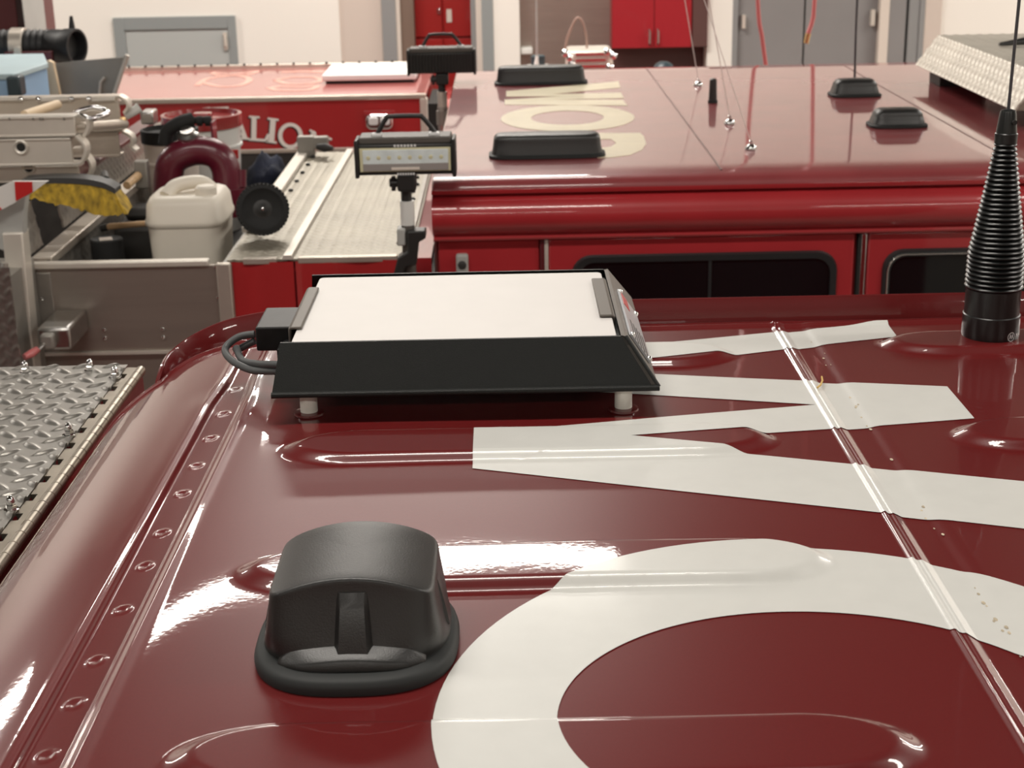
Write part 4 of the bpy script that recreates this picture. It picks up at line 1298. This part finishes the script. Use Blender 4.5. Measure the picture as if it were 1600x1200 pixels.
# chrome carabiner ring resting at the end of the front rail
lp = curve_pts([W(117, 178, 4.5), W(128, 172, 4.5), (W(145, 168, 4.5)), W(160, 171, 4.5), W(169, 176, 4.48), W(156, 182, 4.44), W(142, 186, 4.43), W(128, 181, 4.45), W(117, 178, 4.5)], 8)
MB().tube(lp, .008, 10).build('pulley_loop', 'chrome', la, 60)
MB().box(*(lambda a, b: (a[0], b[0], 4.88, 4.90, b[2], a[2]))(W(140, 170, 4.88), W(183, 195, 4.88))).build('end_panel', 'greyalu', la)
MB().tube([W(196, 182, 4.9), W(218, 168, 4.92)], [.012, .016], 10).build('latch_arm', 'polywhite', la)
MB().box(*(lambda a, b: (a[0], b[0], 4.9, 4.98, b[2], a[2]))(W(218, 175, 4.9), W(240, 195, 4.9))).build('latch_block', 'steel', la, bevel=.006)
MB().lathe([(.010, 0), (.010, .008), (.004, .011)], (0, 0, 0), 14, Matrix.Translation(W(193, 187, 4.85)) @ lathe_on((0, 0, 0), (0, -1, .2))).build('latch_bolt', 'brass', la)

# ------------------------------------------------------------------ things above the ladder, far left
su = thing('suction_hose', W(60, 70, 6.3), 'black ribbed suction hose with wide open end at top left', 'hose')
h0, h1 = Vector(W(-160, 72, 6.3)), Vector(W(80, 71, 6.3))
pts, rad = [], []
R_ = 25 / 2400 * 6.4
for k in range(97):
    pts.append(h0.lerp(h1, k / 96))
    rad.append(R_ * (.93 + .05 * math.cos(k * 1.6)))
MB().tube(pts, rad, 28).build('hose_body', 'hose', su, 60)
e0, e1 = Vector(W(78, 71, 6.3)), Vector(W(129, 71, 6.3))
dd_ = (e1 - e0)
prof = [(R_ * .92, 0), (R_ * .98, .02), (R_ * .98, dd_.length * .55), (R_ * 1.04, dd_.length * .6), (R_ * 1.06, dd_.length), (R_ * .98, dd_.length * 1.01), (R_ * .90, dd_.length), (R_ * .80, dd_.length * .7), (.001, dd_.length * .65)]
cp = MB().lathe(prof, (0, 0, 0), 40, Matrix.Translation(e0) @ lathe_on((0, 0, 0), dd_ + Vector((0, -.05, 0)))).build('coupling', 'hose', su, 40)
MB().tube([W(113, 50, 6.3), W(112, 38, 6.3), W(111, 25, 6.3)], [.014, .011, .006], 10).build('lug_handle', 'hose', su)
m_ = MB()
for s in (0,):
    c0, c1 = Vector(W(20, 71, 6.3)), Vector(W(41, 71, 6.3))
    m_.lathe([(R_ * 1.02, 0), (R_ * 1.05, .002), (R_ * 1.05, (c1 - c0).length - .002), (R_ * 1.02, (c1 - c0).length)], (0, 0, 0), 40, Matrix.Translation(c0) @ lathe_on((0, 0, 0), c1 - c0))
m_.build('strap', 'alu', su, 40)
hb_ = thing('hose_cradle', W(50, 97, 6.3), 'dark red cradle panel under the black suction hose', 'panel')
a, b = W(8, 81, 6.2), W(84, 97, 6.2)
BX('panel', 'darkred', a[0], b[0], 6.185, 6.210, b[2] - .1, a[2], hb_)
a, b = W(22, 46, 6.215), W(40, 98, 6.215)
BX('strap_tail', 'alu', a[0], b[0], 6.172, 6.184, b[2], W(22, 72, 6.2)[2], hb_)
rc = thing('tall_cabinet', W(10, 20, 7), 'dark red cabinet with grey edge at the top left corner', 'cabinet')
a, b = W(-120, -60, 7.2), W(29, 46, 7.2)
BX('body', 'darkred', a[0], b[0], 7.2, 7.8, 2.28, a[2] + .2, rc)
a, b = W(29, -60, 7.19), W(42, 46, 7.19)
BX('edge_trim', 'bracket', a[0], b[0], 7.17, 7.5, 2.28, a[2] + .2, rc)
cr = thing('crate', W(35, 130, 5.6), 'light blue storage crate above the ladder at far left', 'crate')
f0, f1 = W(38, 150, 5.6), W(71, 117, 5.6)
zt_, zb_ = W(70, 116, 5.6)[2], 2.25
P_ = [(-2.3, 5.45), (W(20, 130, 5.45)[0], 5.45), (W(70, 113, 5.75)[0], 5.78), (W(68, 104, 6.1)[0], 6.1), (-2.3, 6.1)]
MB().prism(P_, lambda a, b: (a, b, zb_), lambda a, b: (a, b, zt_)).build('body', 'blue', cr, bevel=.004)
m_ = MB()
m_.prism([(x - .0 + (.008 if x > -2.2 else 0), y - .006) for x, y in P_], lambda a, b: (a, b, zt_ + .001), lambda a, b: (a, b, zt_ + .022))
m_.build('lid', 'bluetop', cr, bevel=.004)
p = W(24, 134, 5.43)
BX('latch', 'teal', p[0] - .022, p[0] + .026, 5.40, 5.47, p[2] - .035, p[2] + .035, cr, .008)
pb = thing('board', W(82, 120, 6.0), 'pale wooden board end beside the blue crate', 'board')
m_ = MB()
q = [(70, 96), (76, 94), (83, 98), (95, 155), (74, 155)]
m_.prism([(W(x, y, 6.102)[0], W(x, y, 6.102)[2]) for x, y in q], lambda a, b: (a, 6.102, b), lambda a, b: (a, 6.13, b))
m_.build('plank', 'woodpale', pb, bevel=.003)
gp = thing('sheet_panel', W(130, 120, 6.1), 'grey aluminium sheet panel with bright edge beside the board', 'panel')
q = [(80, 99), (194, 89), (200, 88), (178, 150), (178, 160), (90, 160)]
m_ = MB()
m_.prism([(W(x, y, 6.19)[0], W(x, y, 6.19)[2]) for x, y in q], lambda a, b: (a, 6.19, b), lambda a, b: (a, 6.20, b))
m_.build('sheet', 'greyalu', gp)
MB().tube([W(199, 86, 6.175), W(176, 155, 6.175)], .009, 10).build('edge_bar', 'alubright', gp)
MB().tube([W(163, 121, 6.175), W(157, 128, 6.175), W(155, 155, 6.175)], .006, 10).build('wire_hook', 'alubright', gp)

# ------------------------------------------------------------------ work lamps on poles
def work_lamp(x0, x1, zt, zb, Y, label, name, front, pole_bottom, parts_m):
    xc = (x0 + x1) / 2
    t = thing(name, (xc, Y, pole_bottom), label, 'lamp', 'flood lamps on poles')
    hd_ = .07
    BX('housing', 'lampblack', x0, x1, Y, Y + hd_, zb, zt, t, .006)
    BX('top_cap', 'lampgrey', x0 + .006, x1 - .006, Y + .004, Y + hd_ + .02, zt - .002, zt + .016, t, .004)
    for s in (x0, x1):
        BX('end_cap', 'lampblack', s - .005, s + .005, Y - .008, Y + hd_ + .012, zb - .006, zt + .010, t, .003)
    w_ = x1 - x0
    h_ = zt - zb
    if front:
        BX('bezel', 'led', x0 + .008, x1 - .008, Y - .004, Y, zb + .010, zt - .010, t, .001)
        ln2 = BX('lens', 'lens', x0 + .016, x1 - .014, Y - .006, Y - .003, zb + .030, zt - .014, t, .001)
        for k in range(8):
            x = x0 + .030 + k * (w_ - .062) / 7
            MB().lathe([(.0052, 0), (.005, .0008), (.0035, .0012), (.001, .0013)], (0, 0, 0), 16, Matrix.Translation((x, Y - .006, zt - .034)) @ lathe_on((0, 0, 0), (0, -1, 0))).build('led', 'led', ln2)
        BX('reflector', 'lensdim', x0 + .016, x1 - .014, Y - .0055, Y - .003, zb + .012, zb + .0305, t, .001)
        BX('sticker', 'sticker', xc - .036, xc + .036, Y - .008, Y - .005, zb + .014, zb + .021, t, .0008)
        for zc, w2 in ((zt - .005, .028), (zb + .003, .022)):
            m_ = MB()
            for k in range(7):
                xx = xc - w2 + k * w2 / 3.3
                m_.box(xx, xx + w2 * .2, Y - .0018, Y - .0003, zc - .0028, zc + .0028)
            m_.build('faint_print', 'print', t, 0)
    else:
        m_ = MB()
        for k in range(20):
            x = x0 + .014 + k * (w_ - .028) / 19
            m_.box(x - .002, x + .002, Y - .012, Y, zb + .006, zt - .006)
        m_.build('cooling_fins', 'lampblack', t, 0)
    m_ = MB()
    zz = zt + .016
    m_.tube(curve_pts([(xc - .072, Y + .035, zz), (xc - .064, Y + .035, zz + .016), (xc - .046, Y + .035, zz + .044), (xc - .034, Y + .035, zz + .048), (xc + .034, Y + .035, zz + .048), (xc + .046, Y + .035, zz + .044), (xc + .070, Y + .035, zz + .014), (xc + .076, Y + .035, zz)], 5), .0062, 10)
    hn = m_.build('carry_handle', 'lampblack', t, 60)
    for s in (-.072, .074):
        BX('handle_foot', 'print', xc + s - .014, xc + s + .014, Y + .022, Y + .048, zz - .003, zz + .007, hn, .003)
    BX('swivel', 'lampblack', xc - .024, xc + .024, Y + .005, Y + .06, zb - .045, zb, t, .006)
    MB().tube([(xc - .045, Y + .03, zb - .025), (xc - .02, Y + .03, zb - .025)], [.012, .012], 8).box(xc - .040, xc - .029, Y + .02, Y + .04, zb - .045, zb - .008).build('tilt_knob', 'lampblack', t, bevel=.002)
    MB().tube([(xc - .003, Y + .03, zb - .075), (xc - .003, Y + .03, zb - .04)], .014, 14).build('neck', 'lampblack', t)
    MB().tube([(xc - .002, Y + .03, zb - .135), (xc - .002, Y + .03, zb - .072)], .0185, 20).build('sleeve', 'polywhite' if front else 'alubright', t)
    MB().tube([(xc - .002, Y + .03, pole_bottom), (xc - .002, Y + .03, zb - .13)], .0175 if front else .02, 18).build('pole', 'steel' if not front else 'lampgrey', t)
    if front:
        BX('pole_clamp', 'bracket', xc - .03, xc - .008, Y + .0, Y + .05, zb - .185, zb - .14, t, .004)
        m_ = MB()
        m_.prism([(xc - .004, zb - .145), (xc + .045, zb - .145), (xc + .045, zb - .165), (xc + .026, zb - .175), (xc + .018, zb - .235), (xc - .01, zb - .24), (xc - .026, zb - .275), (xc - .046, zb - .270), (xc - .030, zb - .215), (xc - .004, zb - .20)],
                 lambda a, b: (a, Y - .005, b), lambda a, b: (a, Y + .045, b))
        m_.build('clamp_lever', 'lampblack', t, bevel=.004)
    else:
        MB().tube([(xc - .002, Y + .03, zb - .20), (xc - .002, Y + .03, zb - .145)], .025, 18).box(xc + .01, xc + .04, Y + .02, Y + .04, zb - .18, zb - .16).build('pole_clamp', 'greyalu', t)
    return t
a, b = W(556, 226, 3.88), W(710, 272, 3.88)
work_lamp(a[0], b[0], a[2], b[2], 3.88, 'flood lamp with pale glass facing forward on a pole before the tread deck', 'work_lamp', True, 1.55, None)
a, b = W(637, 83, 5.95), W(742, 114, 5.95)
work_lamp(a[0], b[0], a[2], b[2], 5.95, 'black backed flood lamp on a pole before the red lockers', 'work_lamp', False, 1.55, None)

# ------------------------------------------------------------------ red vehicle with lettered side behind the tray
bt = thing('command_vehicle', (-1.3, 9.4, 0), 'red command vehicle with a boxy lettered cap behind the tray', 'vehicle')
YV, ZV = 8.5, 2.0
XV0, XV1 = -3.2, -.445
MB().box(XV0, XV1, YV, 9.9, .6, ZV - .012).build('cap_body', 'batred', bt, bevel=.006)
o = MB().box(XV0, XV1 + .0, YV + .02, 9.86, ZV - .012, ZV).build('cap_roof', 'batroof', bt, bevel=.006)
MB().box(XV0, XV1 + .004, YV - .012, YV + .02, ZV - .020, ZV + .006).build('roof_edge_rail', 'alu', bt, bevel=.004)
rl = MB().box(XV0, XV1, 9.86, 9.90, ZV - .01, ZV + .024).build('far_rail', 'alu', bt, bevel=.004)
for k in range(24):
    x = XV0 + .3 + k * .104
    MB().lathe([(.008, 0), (.006, .010)], (x, 9.86, ZV + .024), 8).build('rail_bolt', 'dark', rl)
MB().box(XV1 - .03, XV1 + .012, YV - .012, YV + .03, .8, ZV - .018).build('corner_trim', 'alubright', bt, bevel=.004)
MB().box(XV1 + .012, XV1 + .075, YV + .0, YV + .6, .8, ZV - .05).build('cab_gap', 'gap', bt)
z1, z0 = W(500, 231, YV)[2], W(500, 238, YV)[2]
MB().box(XV0, XV1, YV - .012, YV, z1 - .022, z1).build('lower_trim', 'alu', bt, bevel=.003)
MB().box(XV0, XV1, YV - .004, YV, 1.0, z1 - .022).build('lower_side', 'dark', bt)
# arched lettering: each letter turned along the arc
GL = {
    'A': [[(-.46, 0), (-.12, 0), (-.12, .07), (-.20, .07), (0, .72), (.20, .07), (.10, .07), (.10, 0), (.50, 0), (.50, .07), (.42, .07), (.10, 1), (-.10, 1), (-.38, .07), (-.46, .07)], [(-.18, .28), (.2, .28), (.18, .38), (-.15, .38)]],
    'L': [[(-.36, 0), (.42, 0), (.46, .32), (.38, .32), (.28, .10), (-.06, .10), (-.06, .92), (.06, .92), (.06, 1), (-.36, 1), (-.36, .92), (-.26, .92), (-.26, .08), (-.36, .08)]],
    'I': [[(-.22, 0), (.22, 0), (.22, .08), (.11, .08), (.11, .92), (.22, .92), (.22, 1), (-.22, 1), (-.22, .92), (-.11, .92), (-.11, .08), (-.22, .08)]],
    'N': [[(-.48, 0), (-.16, 0), (-.16, .08), (-.28, .08), (-.28, .70), (.26, -.04), (.38, -.04), (.38, .92), (.48, .92), (.48, 1), (.14, 1), (.14, .92), (.26, .92), (.26, .34), (-.24, 1), (-.48, 1), (-.48, .92), (-.38, .92), (-.38, .08), (-.48, .08)]],
    'T': [[(-.20, 0), (.20, 0), (.20, .08), (.10, .08), (.10, .9), (.30, .9), (.36, .7), (.44, .7), (.42, 1), (-.42, 1), (-.44, .7), (-.36, .7), (-.30, .9), (-.10, .9), (-.10, .08), (-.20, .08)]],
    'B': [[(-.42, 0), (.16, 0), (.36, .10), (.40, .28), (.34, .44), (.20, .52), (.32, .62), (.34, .78), (.26, .94), (.08, 1), (-.42, 1), (-.42, .92), (-.32, .92), (-.32, .08), (-.42, .08)]],
}
HL = .137
lets = [('B', 262, 207, .30), ('A', 290, 196, .24), ('T', 316, 189, .14), ('T', 343, 187, .04), ('A', 370, 198, -.06), ('L', 403, 201, -.09), ('I', 425.5, 204, -.15), ('O', 454, 212, -.24), ('N', 495, 227, -.42)]
for ch, px_, py_, rot in lets:
    c = W(px_, py_, YV)
    for dxz, yo, m_name, nm in ((.009, .002, 'shadow', 'letter_shade'), (0, .004, 'letter', 'letter')):
        m_ = MB()
        cr_, sr_ = math.cos(rot), math.sin(rot)
        def put(a, b, yy):
            a, b = a * HL, (b - .5) * HL
            return (c[0] + a * cr_ - b * sr_ - dxz, yy, c[2] + a * sr_ + b * cr_ - dxz * .7)
        if ch == 'O':
            polys = ring_polys((0, .5), .50, .52, .33, .38, 40)
        else:
            polys = GL[ch]
        for p_ in polys:
            m_.prism(p_, lambda a, b: put(a, b, YV - .0005), lambda a, b: put(a, b, YV - yo))
        o = m_.build(nm, m_name, bt, 0)
# faint outlined roof numerals
def ribbon(pts, wd, z):
    m_ = MB()
    rs = []
    P_ = curve_pts([(x, y, z) for x, y in pts], 6)
    for i, p in enumerate(P_):
        t_ = (P_[min(i + 1, len(P_) - 1)] - P_[max(i - 1, 0)]).normalized()
        n_ = Vector((-t_.y, t_.x, 0)) * wd
        rs.append([p + n_, p - n_, p - n_ + Vector((0, 0, .001)), p + n_ + Vector((0, 0, .001))])
    m_.rings(rs)
    return m_
def g2(x, y):
    p = G(x, y, ZV)
    return (p[0], p[1])
for pts, wd in (([(308, 134), (322, 124), (345, 120), (375, 119), (390, 124), (380, 132), (356, 136), (335, 134), (316, 129)], .02), ([(332, 113), (365, 116), (402, 111), (385, 117), (345, 118), (330, 114)], .016),
                ([(420, 137), (432, 141), (460, 142), (485, 140), (495, 134), (470, 136), (440, 135), (424, 137)], .02), ([(430, 125), (455, 121), (490, 121), (502, 126), (480, 131), (450, 131), (431, 126)], .02), ([(440, 113), (470, 112), (505, 113)], .03)):
    ribbon([g2(*p) for p in pts], wd, ZV + .001).build('roof_mark', 'fadedmark', bt, 0)
# chrome scene lamp on the side
sx0, sx1 = W(570, 178, YV)[0], W(616, 178, YV)[0]
sz0, sz1 = W(592, 202, YV)[2], W(592, 176, YV)[2]
BX('lamp_surround', 'batred', sx0 - .004, sx1 + .004, YV - .016, YV, sz1 - .01, sz1 + .012, bt, .003)
lc = MB().prism(rrect(sx0, sx1, sz0, sz1, .035), lambda a, b: (a, YV - .004, b), lambda a, b: (a * .9 + (sx0 + sx1) * .05, YV - .045, b * .9 + (sz0 + sz1) * .05)).build('scene_lamp', 'chrome', bt, bevel=.008, seg=3)
for s in (-1, 1):
    xx = (sx0 + sx1) / 2 + s * .032
    MB().prism(rrect(xx - .026, xx + .026, sz0 + .030, sz1 - .018, .012), lambda a, b: (a, YV - .046, b), lambda a, b: (a, YV - .054, b)).build('lamp_bulb', 'print', lc, bevel=.004)
# cab in front of the cap
m_ = MB()
rs = []
for k in range(15):
    f = k / 14
    x = XV1 + .08 + f * 1.75
    cr_ = math.sqrt(max(0, 1 - max(0, (f - .75) / .25) ** 2)) if f > .75 else 1
    zr = 1.62 + .30 * (cr_ ** .6) - .02 * (1 - min(1, f / .1))
    prof = [(YV + .1, .6), (YV + .1, 1.40), (YV + .14, zr - .22), (YV + .20, zr - .06), (YV + .30, zr - .015), (YV + .55, zr), (9.55, zr), (9.75, zr - .03), (9.85, zr - .2), (9.9, 1.2), (9.9, .6)]
    rs.append([(x, y, z) for y, z in prof])
MB().rings(rs).build('cab', 'batred', bt, 60)
# flat white cover on the cap
q0, q1 = G(503, 124, ZV + .03), G(648, 127, ZV + .03)
t = thing('flat_cover', (q0[0] + .25, q0[1] + .2, ZV), 'white flat cover lying on the red cap roof', 'cover')
MB().box(q0[0] + .02, q1[0] - .02, q0[1] + .02, q0[1] + .50, ZV + .001, ZV + .018).build('base', 'gap', t)
MB().box(q0[0], q1[0], q0[1], q0[1] + .55, ZV + .018, ZV + .055).build('cover', 'print', t, bevel=.008)
# light bar with tube loop, small antenna
p = W(922, 106, 9.2)
lb_ = thing('light_bar', (p[0], 9.25, p[2] - .02), 'clear topped chrome light bar behind the middle roof', 'light bar')
x0, x1 = W(885, 90, 9.2)[0], W(958, 90, 9.2)[0]
zb_, zt_ = W(922, 110, 9.2)[2], W(922, 78, 9.2)[2]
m_ = MB()
m_.prism(rrect(x0, x1, 9.12, 9.45, .04), lambda a, b: (a, b, zb_), lambda a, b: (a * .94 + (x0 + x1) * .03, b, zt_))
m_.build('case', 'alubright', lb_, bevel=.012, seg=3)
for px_, py_ in ((883, 83), (890, 90), (893, 100), (949, 81), (958, 87), (953, 105)):
    c = W(px_, py_, 9.11)
    MB().lathe([(.022, 0), (.020, .010), (.010, .018), (.001, .020)], (0, 0, 0), 18, Matrix.Translation(c) @ lathe_on((0, 0, 0), (0, -1, .3))).build('lamp', 'chrome', lb_)
m_ = MB()
for k in range(3):
    zz = zb_ + .03 + k * .035
    m_.box(x0 + .05, x1 - .05, 9.105, 9.13, zz, zz + .012)
m_.build('trim_bar', 'chrome', lb_)
lp = curve_pts([W(883, 78, 9.3), W(887, 58, 9.3), W(897, 34, 9.3), W(904, 28, 9.3), W(911, 36, 9.3), W(916, 58, 9.3), W(917, 78, 9.3)], 8)
MB().tube(lp, .007, 10).build('tube_loop', 'hosetan', lb_, 60)
p = W(838, 100, 9.3)
t = thing('whip_antenna', p, 'thin pale whip antenna on a white base left of the light bar', 'antenna')
a, b = W(824, 104, 9.3), W(858, 109, 9.3)
BX('base_plate', 'polywhite', a[0], b[0], 9.22, 9.42, b[2], a[2], t, .006)
MB().lathe([(.042, a[2]), (.044, a[2] + .055), (.036, a[2] + .062), (.001, a[2] + .062)], ((a[0] + b[0]) / 2, 9.34, 0), 24).build('coil_cup', 'teal', t)
MB().tube([W(838, 104, 9.26), W(839, 88, 9.26)], [.016, .009], 12).build('stud', 'polywhite', t)
MB().tube([W(839, 92, 9.26), W(838, 0, 9.26), W(837, -80, 9.26)], .0055, 8).build('whip', 'bracket', t)
p = W(1037, 104, 9.5)
t = thing('domed_cap', p, 'small dark teal dome peeking above the far edge of the middle roof', 'dome')
MB().lathe([(.075, p[2] - .06), (.070, p[2] - .02), (.052, p[2] + .014), (.024, p[2] + .030), (.001, p[2] + .033)], (p[0], p[1], 0), 28).build('shell', 'teal', t, 60)

# wheels that carry the three vehicles
def wheels(truck, xs_, y0, y1, r):
    for x in xs_:
        for y in (y0, y1):
            m_ = MB()
            M_ = Matrix.Translation((x, y, r)) @ lathe_on((0, 0, 0), (0, 1, 0))
            m_.lathe([(r * .55, -.13), (r * .9, -.14), (r, -.10), (r, .10), (r * .9, .14), (r * .55, .13)], (0, 0, 0), 32, M_)
            m_.build('road_wheel', 'tire', truck)
wheels(near, (-1.7, 1.2), -.25, 1.65, .5)
wheels(mid, (-.5, 2.4), 4.3, 6.0, .5)
wheels(bt, (-2.5, .6), 8.75, 9.65, .38)
